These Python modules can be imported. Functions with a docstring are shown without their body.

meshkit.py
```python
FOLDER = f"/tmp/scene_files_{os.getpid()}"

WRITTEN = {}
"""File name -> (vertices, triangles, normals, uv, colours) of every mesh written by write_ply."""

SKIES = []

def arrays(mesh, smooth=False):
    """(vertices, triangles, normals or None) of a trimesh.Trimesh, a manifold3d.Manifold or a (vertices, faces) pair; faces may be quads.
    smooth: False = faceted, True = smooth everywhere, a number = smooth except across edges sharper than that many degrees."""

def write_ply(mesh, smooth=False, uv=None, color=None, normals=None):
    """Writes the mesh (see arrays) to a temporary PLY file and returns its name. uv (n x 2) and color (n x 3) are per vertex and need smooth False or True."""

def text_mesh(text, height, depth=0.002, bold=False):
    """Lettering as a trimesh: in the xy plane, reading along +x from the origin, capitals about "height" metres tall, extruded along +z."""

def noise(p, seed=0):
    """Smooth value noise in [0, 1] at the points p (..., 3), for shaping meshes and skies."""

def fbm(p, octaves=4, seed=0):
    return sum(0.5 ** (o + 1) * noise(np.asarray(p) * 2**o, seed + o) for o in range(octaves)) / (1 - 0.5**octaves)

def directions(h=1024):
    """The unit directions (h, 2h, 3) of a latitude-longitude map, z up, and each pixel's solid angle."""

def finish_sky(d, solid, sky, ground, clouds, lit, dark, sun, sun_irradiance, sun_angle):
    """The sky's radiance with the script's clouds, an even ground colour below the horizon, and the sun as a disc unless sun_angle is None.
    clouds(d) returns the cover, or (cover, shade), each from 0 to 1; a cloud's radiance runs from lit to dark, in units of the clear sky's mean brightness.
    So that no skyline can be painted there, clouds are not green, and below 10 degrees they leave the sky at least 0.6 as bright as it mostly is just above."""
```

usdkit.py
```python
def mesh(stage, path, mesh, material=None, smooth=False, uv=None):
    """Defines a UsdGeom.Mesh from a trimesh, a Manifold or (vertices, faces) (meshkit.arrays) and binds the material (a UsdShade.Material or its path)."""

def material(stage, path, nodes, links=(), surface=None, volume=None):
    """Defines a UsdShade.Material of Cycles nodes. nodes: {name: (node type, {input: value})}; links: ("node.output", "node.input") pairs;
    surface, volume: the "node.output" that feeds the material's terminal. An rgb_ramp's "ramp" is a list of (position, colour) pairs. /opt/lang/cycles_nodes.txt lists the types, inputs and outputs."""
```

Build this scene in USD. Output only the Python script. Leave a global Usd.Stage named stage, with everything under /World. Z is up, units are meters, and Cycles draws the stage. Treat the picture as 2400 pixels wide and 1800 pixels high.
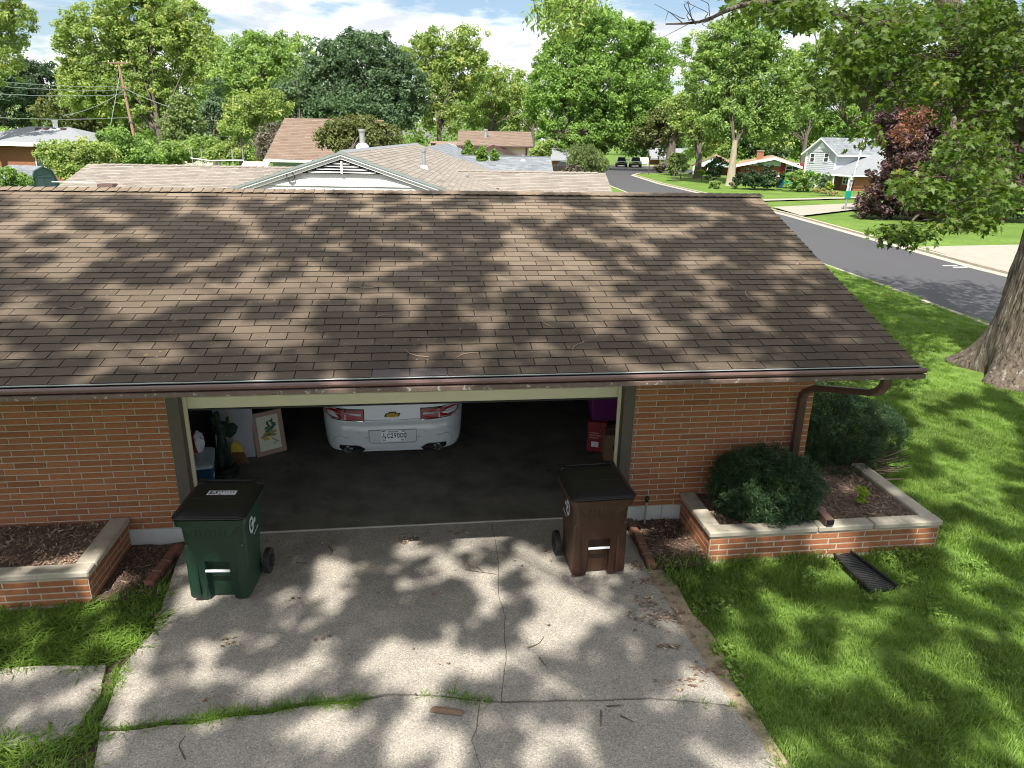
import math, random, numpy as np, trimesh, manifold3d, usdkit, meshkit
from shapely.geometry import Polygon, Point, box as sbox
from pxr import Usd, UsdGeom, UsdLux, UsdShade, Gf, Sdf, Vt
stage = Usd.Stage.CreateInMemory()
UsdGeom.SetStageUpAxis(stage, UsdGeom.Tokens.z); UsdGeom.SetStageMetersPerUnit(stage, 1.0)
UsdGeom.Xform.Define(stage, '/World'); UsdGeom.Scope.Define(stage, '/World/Looks')

# ---------------------------------------------------------------- camera, sky, sun, exposure
CAM = np.array([2.5386, -7.1021, 4.1614]); YAW, PITCH, ROLL, FPX = 0.1326, 0.3313, 0.0191, 1686.0
FW = np.array([math.sin(YAW)*math.cos(PITCH), math.cos(YAW)*math.cos(PITCH), -math.sin(PITCH)])
_r = np.array([math.cos(YAW), -math.sin(YAW), 0.0]); _u = np.cross(_r, FW)
RT = _r*math.cos(ROLL)+_u*math.sin(ROLL); UP = -_r*math.sin(ROLL)+_u*math.cos(ROLL)
cam = UsdGeom.Camera.Define(stage, '/World/camera')
cam.CreateHorizontalApertureAttr(36.0); cam.CreateVerticalApertureAttr(27.0); cam.CreateFocalLengthAttr(36.0*FPX/2400)
cam.CreateClippingRangeAttr(Gf.Vec2f(0.1, 3000))
cam.AddTransformOp().Set(Gf.Matrix4d(*RT, 0, *UP, 0, *(-FW), 0, *CAM, 1))
EXPOSURE = 1.0
cam.CreateExposureAttr(EXPOSURE)
TO_SUN = np.array([-0.22, -0.61, 1.0]); TO_SUN /= np.linalg.norm(TO_SUN)
SUN_EL = math.asin(TO_SUN[2]); SUN_ROT = math.atan2(TO_SUN[0], TO_SUN[1])
SUN_I, SKY_S = 1.25, 0.074
def look_along(d):
    z = -np.asarray(d, float); x = np.cross([0, 0, 1], z); x /= np.linalg.norm(x); y = np.cross(z, x)
    return Gf.Matrix4d(*x, 0, *y, 0, *z, 0, 0, 0, 30, 1)
sun = UsdLux.DistantLight.Define(stage, '/World/sun'); sun.CreateIntensityAttr(SUN_I); sun.CreateAngleAttr(0.53); sun.CreateColorAttr(Gf.Vec3f(1.0, 0.94, 0.84))
sun.CreateNormalizeAttr(True); sun.AddTransformOp().Set(look_along(-TO_SUN))
sky = UsdLux.DomeLight.Define(stage, '/World/sky')
skym = usdkit.material(stage, '/World/Looks/sky_look', {
    'sky': ('sky_texture', dict(sky_type='single_scattering', sun_disc=False, sun_elevation=SUN_EL, sun_rotation=SUN_ROT)),
    'tc': ('texture_coordinate', {}),
    'sep': ('separate_xyz', {}),
    'zz': ('math', dict(math_type='maximum', value2=0.0)), 'za': ('math', dict(math_type='add', value2=0.16)),
    'dx': ('math', dict(math_type='divide')), 'dy': ('math', dict(math_type='divide')),
    'uv': ('combine_xyz', dict(z=2.7)),
    'n1': ('noise_texture', dict(scale=1.25, detail=10.0, roughness=0.58, distortion=0.2)),
    'n2': ('noise_texture', dict(scale=3.1, detail=6.0, roughness=0.55)),
    'cov': ('rgb_ramp', dict(ramp=[(0.0, (0, 0, 0)), (0.41, (0, 0, 0)), (0.50, (0.92, 0.92, 0.92)), (1.0, (1, 1, 1))])),
    'shade': ('rgb_ramp', dict(ramp=[(0.0, (4.6, 4.8, 5.2)), (0.40, (6.2, 6.4, 6.8)), (0.54, (9.6, 9.7, 9.8)), (1.0, (12, 12, 12))])),
    'mix': ('mix', dict(mix_type='mix')),
    'bg': ('background_shader', dict(strength=SKY_S))},
    [('tc.generated', 'sep.vector'), ('sep.z', 'zz.value1'), ('zz.value', 'za.value1'), ('sep.x', 'dx.value1'), ('za.value', 'dx.value2'), ('sep.y', 'dy.value1'), ('za.value', 'dy.value2'),
     ('dx.value', 'uv.x'), ('dy.value', 'uv.y'), ('uv.vector', 'n1.vector'), ('uv.vector', 'n2.vector'), ('n1.fac', 'cov.fac'), ('n2.fac', 'shade.fac'),
     ('cov.color', 'mix.fac'), ('sky.color', 'mix.color1'), ('shade.color', 'mix.color2'), ('mix.color', 'bg.color')], surface='bg.background')
UsdShade.MaterialBindingAPI.Apply(sky.GetPrim()).Bind(skym)
sky.GetPrim().SetCustomDataByKey('kind', 'structure')

# ---------------------------------------------------------------- helpers
S = 2400/2212                     # photograph measured on a 2212 wide copy
def ray(x, y): return FW*FPX + RT*(x*S-1200) - UP*(y*S-900)
def G(x, y, z=0.0): d = ray(x, y); return CAM + d*((z-CAM[2])/d[2])
def V(x, y, Y=0.0): d = ray(x, y); return CAM + d*((Y-CAM[1])/d[1])
def at(x, y, D): return CAM + ray(x, y)*(D/FPX)
def ground_at(x, D):
    a = (x*S-1200)/FPX; b = (CAM[2]/D + FW[2] + RT[2]*a)/UP[2]
    P = CAM + D*(FW + RT*a - UP*b); return np.array([P[0], P[1], 0.0])
def px(D): return D/(FPX/S)      # metres per measured pixel at depth D
USED, LABELS = {}, {}
def name_under(parent, name):
    p = parent if isinstance(parent, str) else str(parent.GetPath())
    k = USED.setdefault(p+'/'+name, 0); USED[p+'/'+name] += 1
    return p+'/'+name+('' if k == 0 else '_%03d' % k)
def tag(prim, label=None, cat=None, group=None, kind=None):
    for k, v in (('label', label), ('category', cat), ('group', group), ('kind', kind)):
        if v: prim.SetCustomDataByKey(k, v)
    if label and cat:
        assert group or label not in LABELS, label
        n = len(label.split()); assert 4 <= n <= 16, (n, label)
        LABELS[label] = 1
def thing(name, label, cat, loc=(0, 0, 0), rot=0.0, group=None):
    x = UsdGeom.Xform.Define(stage, name_under('/World', name))
    x.AddTranslateOp().Set(Gf.Vec3d(*map(float, loc))); x.AddRotateZOp().Set(float(rot))
    tag(x.GetPrim(), label, cat, group); return x.GetPrim()
def prim(name, mesh, mat, parent='/World', smooth=False, tone=None, **kw):
    m = usdkit.mesh(stage, name_under(parent, name), mesh, mat, smooth)
    if tone is not None:
        tone = np.asarray(tone, np.float32)
        if tone.ndim == 0:
            tone = np.full(len(m.GetPointsAttr().Get()), tone, np.float32)
        UsdGeom.PrimvarsAPI(m).CreatePrimvar('tone', Sdf.ValueTypeNames.FloatArray, 'vertex').Set(Vt.FloatArray.FromNumpy(tone))
    tag(m.GetPrim(), **kw); return m.GetPrim()
def bx(x0, x1, y0, y1, z0, z1):
    b = trimesh.creation.box((x1-x0, y1-y0, z1-z0)); b.apply_translation(((x0+x1)/2, (y0+y1)/2, (z0+z1)/2)); return b
def cham(x0, x1, y0, y1, z0, z1, c=.01):
    pts = []
    for sx in (0, 1):
        for sy in (0, 1):
            for sz in (0, 1):
                p = np.array([(x0, x1)[sx], (y0, y1)[sy], (z0, z1)[sz]], float)
                for k in range(3):
                    q = p.copy(); q += np.array([(1-2*sx)*c, (1-2*sy)*c, (1-2*sz)*c])*(np.arange(3) != k); pts.append(q)
    return trimesh.convex.convex_hull(np.array(pts))
def cat(*ms): return trimesh.util.concatenate([m for a in ms for m in (a if isinstance(a, (list, tuple)) else [a])])
def cyl(p, q, r, n=12, r2=None):
    return tube([p, q], [r, r if r2 is None else r2], n)
def tube(pts, rad, n=8, cap=True):
    pts = np.asarray(pts, float); rad = np.broadcast_to(rad, len(pts)); V_, F_ = [], []
    t = np.gradient(pts, axis=0); t /= np.linalg.norm(t, axis=1, keepdims=True)+1e-12
    a = np.array([0, 0, 1.0]) if abs(t[0][2]) < .9 else np.array([1.0, 0, 0])
    for i in range(len(pts)):
        u = a-(a@t[i])*t[i]; u /= np.linalg.norm(u)+1e-12; w = np.cross(t[i], u); a = u
        ang = np.arange(n)*2*np.pi/n
        V_.append(pts[i]+rad[i]*(np.cos(ang)[:, None]*u+np.sin(ang)[:, None]*w))
    V_ = np.vstack(V_)
    for i in range(len(pts)-1):
        for k in range(n):
            A, B = i*n+k, i*n+(k+1) % n; F_ += [(A, B, B+n), (A, B+n, A+n)]
    if cap:
        c0, c1 = len(V_), len(V_)+1; V_ = np.vstack([V_, pts[0], pts[-1]]); e = (len(pts)-1)*n
        for k in range(n): F_ += [(c0, (k+1) % n, k), (c1, e+k, e+(k+1) % n)]
    return trimesh.Trimesh(V_, F_, process=False)
def loft(rings, cap=True):
    n = len(rings[0]); V_ = np.vstack(rings); F_ = []
    for i in range(len(rings)-1):
        for k in range(n):
            A, B = i*n+k, i*n+(k+1) % n; F_ += [(A, B, B+n), (A, B+n, A+n)]
    if cap:
        V_ = np.vstack([V_, rings[0].mean(0), rings[-1].mean(0)]); c0 = len(V_)-2; e = (len(rings)-1)*n
        for k in range(n): F_ += [(c0, (k+1) % n, k), (c0+1, e+k, e+(k+1) % n)]
    return trimesh.Trimesh(V_, F_, process=False)
def rrect(hx, hy, r, z, n=5, cx=0, cy=0):
    P = []
    for sx, sy, a0 in ((1, 1, 0), (-1, 1, 90), (-1, -1, 180), (1, -1, 270)):
        for k in range(n):
            a = math.radians(a0+90*k/(n-1)); P.append((cx+sx*(hx-r)+r*math.cos(a), cy+sy*(hy-r)+r*math.sin(a), z))
    return np.array(P)
def prism(poly, axis, a, b):
    """poly: 2-D points; axis: 'x','y','z' is the extrusion axis."""
    m = trimesh.creation.extrude_polygon(Polygon(poly), b-a, engine='earcut'); v = m.vertices.copy()
    if axis == 'z': v[:, 2] += a
    elif axis == 'x': v = np.stack([v[:, 2]+a, v[:, 0], v[:, 1]], 1)
    else:
        v = np.stack([v[:, 0], v[:, 2]+a, v[:, 1]], 1); m.invert()
    return trimesh.Trimesh(v, m.faces, process=False)
def rotz(m, deg, loc=(0, 0, 0)):
    m = m.copy(); m.apply_transform(trimesh.transformations.rotation_matrix(math.radians(deg), (0, 0, 1))); m.apply_translation(loc); return m
def xf(m, M): m = m.copy(); m.apply_transform(M); return m
def frame(o, X, Y):
    X = np.asarray(X, float)/np.linalg.norm(X); Z = np.cross(X, Y); Z /= np.linalg.norm(Z); Y = np.cross(Z, X)
    M = np.eye(4); M[:3, 0], M[:3, 1], M[:3, 2], M[:3, 3] = X, Y, Z, o; return M
def man(m): return manifold3d.Manifold(manifold3d.Mesh(np.asarray(m.vertices, np.float32), np.asarray(m.faces, np.uint32)))
def hull_chain(joints, bones, refine=.02, smooth=6):
    tot = None
    for a, b in bones:
        sp = [manifold3d.Manifold.sphere(joints[k][1], 14).translate(joints[k][0]) for k in (a, b)]
        h = manifold3d.Manifold.batch_hull(sp); tot = h if tot is None else tot+h
    tot = tot.refine_to_length(refine); q = tot.to_mesh(); m = trimesh.Trimesh(q.vert_properties[:, :3], q.tri_verts)
    if smooth: trimesh.smoothing.filter_taubin(m, iterations=smooth)
    return m

# ---------------------------------------------------------------- materials
def ramp2(c, v): c = np.array(c); return [(0.25, tuple(c*(1-v))), (0.75, tuple(np.minimum(c*(1+v), .95)))]
def mat(name, color, rough=.7, var=.12, scale=6.0, bump=0.0, bscale=60.0, metal=0.0, spec=.5, coat=0.0, tone=None, spots=None, stretch=None, detail=5.0, extra=None, obj=False):
    """tone: list of ramp stops driven by the mesh's own tone value, multiplied by noise. spots: (colour, scale, threshold)."""
    n = {'geo': ('geometry', {}), 'map': ('mapping', dict(mapping_type='point', scale=stretch or (1, 1, 1))),
         'no': ('noise_texture', dict(scale=scale, detail=detail, roughness=.6)),
         'p': ('principled_bsdf', dict(roughness=rough, metallic=metal, specular_ior_level=spec, coat_weight=coat))}
    if obj: n['geo'] = ('texture_coordinate', {})
    L = [('geo.object' if obj else 'geo.position', 'map.vector'), ('map.vector', 'no.vector')]
    if tone:
        n['at'] = ('attribute', dict(attribute='tone')); n['rt'] = ('rgb_ramp', dict(ramp=tone)); L += [('at.fac', 'rt.fac')]
        n['rn'] = ('rgb_ramp', dict(ramp=[(0.25, (1-var,)*3), (0.75, (1+var,)*3)])); n['mu'] = ('mix', dict(mix_type='multiply', fac=1.0))
        L += [('no.fac', 'rn.fac'), ('rt.color', 'mu.color1'), ('rn.color', 'mu.color2')]; out = 'mu.color'
    else:
        n['ra'] = ('rgb_ramp', dict(ramp=ramp2(color, var))); L += [('no.fac', 'ra.fac')]; out = 'ra.color'
    for i, (c, sc, th, wd) in enumerate(spots or []):
        n['sn%d' % i] = ('noise_texture', dict(scale=sc, detail=4.0, roughness=.65)); n['sr%d' % i] = ('rgb_ramp', dict(ramp=[(th, (0, 0, 0)), (th+wd, (1, 1, 1))]))
        n['sm%d' % i] = ('mix', dict(mix_type='mix', color2=c)); L += [('map.vector', 'sn%d.vector' % i), ('sn%d.fac' % i, 'sr%d.fac' % i), ('sr%d.color' % i, 'sm%d.fac' % i), (out, 'sm%d.color1' % i)]; out = 'sm%d.color' % i
    if extra: out = extra(n, L, out)
    L += [(out, 'p.base_color')]
    if bump:
        n['bn'] = ('noise_texture', dict(scale=bscale, detail=4.0, roughness=.6)); n['bu'] = ('bump', dict(strength=1.0, distance=bump)); L += [('map.vector', 'bn.vector'), ('bn.fac', 'bu.height'), ('bu.normal', 'p.normal')]
    return usdkit.material(stage, '/World/Looks/'+name, n, L, surface='p.BSDF')
def leafmat(name, stops, trans=.35, rough=.5, var=.15, nscale=.4):
    n = {'at': ('attribute', dict(attribute='tone')), 'rt': ('rgb_ramp', dict(ramp=stops)), 'geo': ('geometry', {}), 'no': ('noise_texture', dict(scale=nscale, detail=3.0)),
         'rn': ('rgb_ramp', dict(ramp=[(0.3, (1-var,)*3), (0.7, (1+var,)*3)])), 'mu': ('mix', dict(mix_type='multiply', fac=1.0)),
         'p': ('principled_bsdf', dict(roughness=rough, specular_ior_level=.35)), 't': ('translucent_bsdf', {}), 'tm': ('mix', dict(mix_type='multiply', fac=1.0, color2=(1.25, 1.35, .55))), 'mx': ('mix_closure', dict(fac=trans))}
    L = [('at.fac', 'rt.fac'), ('geo.position', 'no.vector'), ('no.fac', 'rn.fac'), ('rt.color', 'mu.color1'), ('rn.color', 'mu.color2'), ('mu.color', 'p.base_color'), ('mu.color', 'tm.color1'), ('tm.color', 't.color'), ('p.BSDF', 'mx.closure1'), ('t.BSDF', 'mx.closure2')]
    return usdkit.material(stage, '/World/Looks/'+name, n, L, surface='mx.closure')
rng = np.random.default_rng(7)
M = {}
def speck(light, dark, sc, amt=.5):
    def f(n, L, out):
        n['vo'] = ('voronoi_texture', dict(scale=sc)); n['vr'] = ('separate_color', {}); n['vm'] = ('rgb_ramp', dict(ramp=[(0.0, dark), (0.35, (1, 1, 1)), (0.75, (1, 1, 1)), (1.0, light)])); n['vx'] = ('mix', dict(mix_type='multiply', fac=amt))
        L += [('map.vector', 'vo.vector'), ('vo.color', 'vr.color'), ('vr.r', 'vm.fac'), (out, 'vx.color1'), ('vm.color', 'vx.color2')]; return 'vx.color'
    return f
M['brick'] = mat('brick_clay', None, .85, .16, 30, .002, 160, spots=[((.185, .070, .034), 2.2, .56, .25), ((.36, .30, .24), 60, .74, .03)], tone=[(0, (.195, .072, .030)), (.5, (.252, .096, .039)), (1, (.31, .122, .053))])
M['mortar'] = mat('mortar', (.36, .32, .255), .9, .15, 25, .001, 200)
M['cement'] = mat('foundation_cement', (.42, .43, .42), .9, .12, 5, .001, 90, spots=[((.30, .31, .30), 3.0, .55, .15)])
M['limestone'] = mat('coping_limestone', (.34, .31, .255), .85, .2, 7, .0015, 120, spots=[((.16, .15, .13), 6.0, .60, .16)])
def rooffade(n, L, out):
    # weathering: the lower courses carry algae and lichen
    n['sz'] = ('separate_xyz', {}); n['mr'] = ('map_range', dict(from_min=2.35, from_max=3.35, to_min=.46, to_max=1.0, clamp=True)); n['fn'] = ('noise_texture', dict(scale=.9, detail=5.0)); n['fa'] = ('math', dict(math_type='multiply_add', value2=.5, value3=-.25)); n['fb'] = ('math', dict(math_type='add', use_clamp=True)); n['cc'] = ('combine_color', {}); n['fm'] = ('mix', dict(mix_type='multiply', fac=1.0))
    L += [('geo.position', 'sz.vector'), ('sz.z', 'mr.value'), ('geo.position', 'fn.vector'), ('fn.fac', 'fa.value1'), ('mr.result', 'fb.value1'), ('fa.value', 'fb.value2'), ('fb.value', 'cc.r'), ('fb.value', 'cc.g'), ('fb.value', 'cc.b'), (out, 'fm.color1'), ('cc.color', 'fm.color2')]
    n['l1'] = ('noise_texture', dict(scale=13, detail=3.0, roughness=.7)); n['l2'] = ('noise_texture', dict(scale=1.3, detail=2.0)); n['lr'] = ('rgb_ramp', dict(ramp=[(.64, (0, 0, 0)), (.74, (.8, .8, .8))])); n['lr2'] = ('rgb_ramp', dict(ramp=[(.52, (0, 0, 0)), (.68, (.85, .85, .85))])); n['ll'] = ('mix', dict(mix_type='multiply', fac=1.0)); n['lm'] = ('mix', dict(color2=(.27, .20, .05)))
    L += [('geo.position', 'l1.vector'), ('geo.position', 'l2.vector'), ('l1.fac', 'lr.fac'), ('l2.fac', 'lr2.fac'), ('lr.color', 'll.color1'), ('lr2.color', 'll.color2'), ('ll.color', 'lm.fac'), ('fm.color', 'lm.color1')]
    n['g1'] = ('noise_texture', dict(scale=26, detail=2.0)); n['gr'] = ('rgb_ramp', dict(ramp=[(.68, (0, 0, 0)), (.76, (.5, .5, .5))])); n['gm'] = ('mix', dict(color2=(.22, .21, .185)))
    L += [('geo.position', 'g1.vector'), ('g1.fac', 'gr.fac'), ('gr.color', 'gm.fac'), ('lm.color', 'gm.color1')]
    return 'gm.color'
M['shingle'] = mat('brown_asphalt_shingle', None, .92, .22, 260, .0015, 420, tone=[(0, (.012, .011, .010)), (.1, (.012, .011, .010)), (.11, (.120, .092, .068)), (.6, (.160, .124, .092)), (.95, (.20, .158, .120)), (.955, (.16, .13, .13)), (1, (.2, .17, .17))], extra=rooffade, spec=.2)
M['shingle_grey'] = mat('weathered_grey_shingle', None, .92, .15, 60, tone=[(0, (.03, .028, .025)), (.1, (.03, .028, .025)), (.11, (.165, .146, .125)), (.55, (.225, .20, .174)), (1, (.29, .26, .235))], spec=.2)
M['shingle_blue'] = mat('blue_grey_shingle', None, .92, .15, 40, tone=[(0, (.10, .11, .12)), (.1, (.10, .11, .12)), (.11, (.115, .130, .146)), (.55, (.172, .190, .210)), (1, (.25, .265, .285))], spec=.2)
M['shingle_tan'] = mat('tan_shingle', None, .92, .15, 40, tone=[(0, (.10, .07, .05)), (.1, (.10, .07, .05)), (.11, (.14, .102, .079)), (.55, (.178, .130, .102)), (1, (.22, .165, .13))], spec=.2)
M['gutter'] = mat('brown_gutter_metal', (.105, .058, .052), .38, .15, 8, metal=0.0, spec=.6, spots=[((.27, .25, .22), 22, .66, .05)])
M['fascia'] = mat('lichen_fascia', (.10, .066, .056), .7, .2, 12, .001, 90, spots=[((.26, .27, .245), 24, .60, .06), ((.30, .27, .2), 60, .68, .03)])
M['downpipe'] = mat('brown_downpipe', (.075, .040, .034), .42, .12, 10, spec=.5)
M['cream'] = mat('cream_door_paint', (.55, .52, .39), .5, .05, 4)
M['cream_wood'] = mat('cream_trim_wood', (.60, .55, .38), .6, .08, 20, spots=[((.12, .07, .03), 26, .70, .05)], stretch=(1, 1, .25))
M['brown_trim'] = mat('dark_brown_trim', (.075, .062, .050), .6, .1, 10)
M['white_trim'] = mat('white_paint', (.78, .79, .80), .5, .04, 3)
M['siding_white'] = mat('white_siding', (.70, .70, .70), .5, .03, 3)
M['grey_trim'] = mat('grey_green_trim', (.22, .26, .26), .5, .08, 4)
M['drywall'] = mat('drywall', (.40, .42, .45), .85, .1, 3)
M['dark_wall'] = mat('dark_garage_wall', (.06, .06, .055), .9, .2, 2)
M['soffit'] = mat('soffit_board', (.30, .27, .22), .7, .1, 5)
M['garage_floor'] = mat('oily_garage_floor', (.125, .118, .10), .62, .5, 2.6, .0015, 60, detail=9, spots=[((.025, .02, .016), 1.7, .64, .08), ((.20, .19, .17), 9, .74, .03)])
M['concrete'] = mat('aggregate_driveway', (.275, .253, .222), .9, .14, 3.0, .003, 130, extra=speck((1.7, 1.65, 1.55), (.45, .45, .45), 120, .75), spots=[((.20, .185, .165), 1.1, .52, .2), ((.15, .135, .12), 5.0, .68, .08)])
M['concrete_far'] = mat('pale_concrete', (.27, .25, .212), .9, .12, 1.5)
M['smooth_apron'] = mat('smooth_apron_concrete', (.36, .345, .31), .85, .12, 4, .001, 100)
M['asphalt'] = mat('dark_asphalt', (.056, .056, .062), .75, .05, .35, .002, 80, spec=.4, stretch=(1, .35, 1))
M['curb'] = mat('curb_concrete', (.34, .31, .25), .9, .2, 3)
M['lawn'] = mat('lawn_ground', (.105, .170, .036), .95, .30, .45, .03, 18, spots=[((.075, .135, .024), 5.0, .48, .2)], spec=.1)
M['soil'] = mat('bare_soil', (.075, .05, .035), .95, .35, 14, .01, 60)
M['sand'] = mat('sandy_edge_soil', (.27, .215, .15), .95, .3, 9, .008, 60, spots=[((.12, .085, .06), 14, .55, .12)])
M['mulch'] = mat('mulch_bed', (.15, .10, .075), .95, .4, 40, .012, 70, spots=[((.30, .22, .16), 60, .60, .08)])
M['chip'] = mat('wood_chips', None, .9, .15, 30, tone=[(0, (.06, .042, .032)), (.5, (.20, .135, .095)), (1, (.42, .31, .22))])
M['bark'] = mat('maple_bark', (.105, .084, .063), .95, .5, 11, .09, 10, stretch=(1.5, 1.5, .24), detail=9, spots=[((.25, .235, .20), 5.0, .56, .12), ((.022, .018, .014), 12, .56, .06)])
M['brick_old'] = mat('weathered_edging_brick', (.21, .095, .06), .95, .4, 14, .003, 90, spots=[((.10, .08, .06), 10, .52, .1)])
M['bark_far'] = mat('tree_bark', (.10, .085, .07), .95, .3, 4, stretch=(1, 1, .3))
M['bark_pale'] = mat('pale_tree_bark', (.30, .26, .19), .95, .25, 4, stretch=(1, 1, .3))
M['twig'] = mat('dry_twig', (.085, .062, .045), .9, .25, 30)
M['dead_leaf'] = mat('dead_leaf', None, .85, .2, 40, tone=[(0, (.10, .06, .04)), (.5, (.22, .14, .09)), (1, (.40, .33, .25))])
M['black_plastic'] = mat('black_plastic', (.009, .009, .010), .5, .3, 30, .0006, 300, spec=.5)
M['green_plastic'] = mat('green_bin_plastic', (.007, .026, .016), .40, .15, 12, .0004, 250, spec=.5)
M['brown_plastic'] = mat('brown_bin_plastic', (.040, .0175, .010), .42, .15, 12, .0004, 250, spec=.5, spots=[((.30, .24, .20), 45, .74, .02)])
M['rubber'] = mat('black_rubber', (.015, .015, .016), .7, .2, 20)
M['grey_metal'] = mat('grey_metal', (.40, .42, .44), .45, .1, 10, metal=.6)
M['white_plastic'] = mat('white_plastic', (.75, .77, .80), .4, .05, 5)
M['label_white'] = mat('label_white', (.70, .74, .78), .5, .06, 12)
M['sticker'] = mat('grey_sticker', (.38, .42, .45), .5, .2, 40)
M['ink'] = mat('black_ink', (.02, .02, .025), .6)
M['red'] = mat('red_print', (.21, .010, .015), .5, .1, 10)
M['car_white'] = mat('white_car_paint', (.55, .60, .62), .22, .01, 2, coat=.6, spec=.5)
M['car_dark'] = mat('dark_car_trim', (.01, .01, .012), .35)
M['car_glass'] = mat('dark_car_glass', (.02, .025, .03), .08)
M['lamp_red'] = mat('tail_lamp_red', (.26, .006, .010), .35, .1, 6, coat=.1)
M['chrome'] = mat('chrome', (.6, .6, .6), .15, .02, 3, metal=1.0)
M['gold'] = mat('gold_badge', (.50, .33, .06), .3, .05, 5, metal=.7)
M['blue_plastic'] = mat('blue_cooler_plastic', (.012, .055, .13), .45, .08, 8)
M['pale_plastic'] = mat('pale_cooler_lid', (.45, .52, .56), .5, .06, 6)
M['bronze'] = mat('dark_bronze', (.018, .03, .02), .5, .5, 9, spec=.35, spots=[((.03, .085, .05), 7, .55, .12)])
M['yellow_plastic'] = mat('yellow_broom_plastic', (.60, .47, .03), .5, .05, 8)
M['yellow_wood'] = mat('yellow_handle', (.42, .33, .12), .5, .1, 12)
M['straw'] = mat('broom_straw', (.22, .12, .05), .9, .3, 60)
M['cardboard'] = mat('cardboard', (.23, .15, .085), .85, .1, 8)
M['purple'] = mat('purple_tote_plastic', (.12, .015, .12), .45, .1, 4)
M['frame_wood'] = mat('pinkish_frame_wood', (.33, .22, .17), .6, .12, 14)
M['paper'] = mat('print_paper', (.62, .62, .50), .7, .05, 4)
M['siding_grey'] = mat('grey_siding', (.42, .45, .49), .6, .04, 2)
M['siding_cream'] = mat('cream_siding', (.55, .52, .42), .6, .05, 2)
M['siding_green'] = mat('sage_siding', (.26, .33, .30), .6, .05, 2)
M['siding_aqua'] = mat('pale_aqua_panel', (.50, .66, .64), .6, .04, 2)
M['siding_teal'] = mat('dark_teal_shed_wall', (.055, .10, .11), .7, .12, 3)
M['brick_far'] = mat('far_brick', (.25, .105, .06), .9, .2, 9)
M['roof_rust'] = mat('rust_brown_roof', (.25, .17, .11), .9, .2, 1.5, spots=[((.17, .11, .08), .8, .56, .12)])
M['roof_grey'] = mat('grey_hip_roof', (.19, .203, .22), .9, .12, 5)
M['pane'] = mat('window_glass', (.035, .045, .055), .06, .1, 2)
M['pole_wood'] = mat('pole_wood', (.20, .125, .085), .9, .25, 8, stretch=(1, 1, .1))
M['wire'] = mat('cable_black', (.06, .065, .06), .6)
M['wire_pale'] = mat('cable_pale', (.22, .26, .25), .5)
M['teal_paint'] = mat('teal_sign_paint', (.01, .24, .18), .5, .05, 5)
M['suv_green'] = mat('green_suv_paint', (.28, .36, .13), .25, .02, 2, coat=.5)
M['suv_silver'] = mat('dark_silver_paint', (.20, .21, .22), .25, .02, 2, coat=.5)
M['car_red'] = mat('dark_red_paint', (.03, .02, .022), .25, .02, 2, coat=.5)
M['flowers'] = leafmat('garden_flowers', [(0, (.16, .22, .06)), (.5, (.36, .32, .12)), (1, (.55, .40, .36))])
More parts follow.
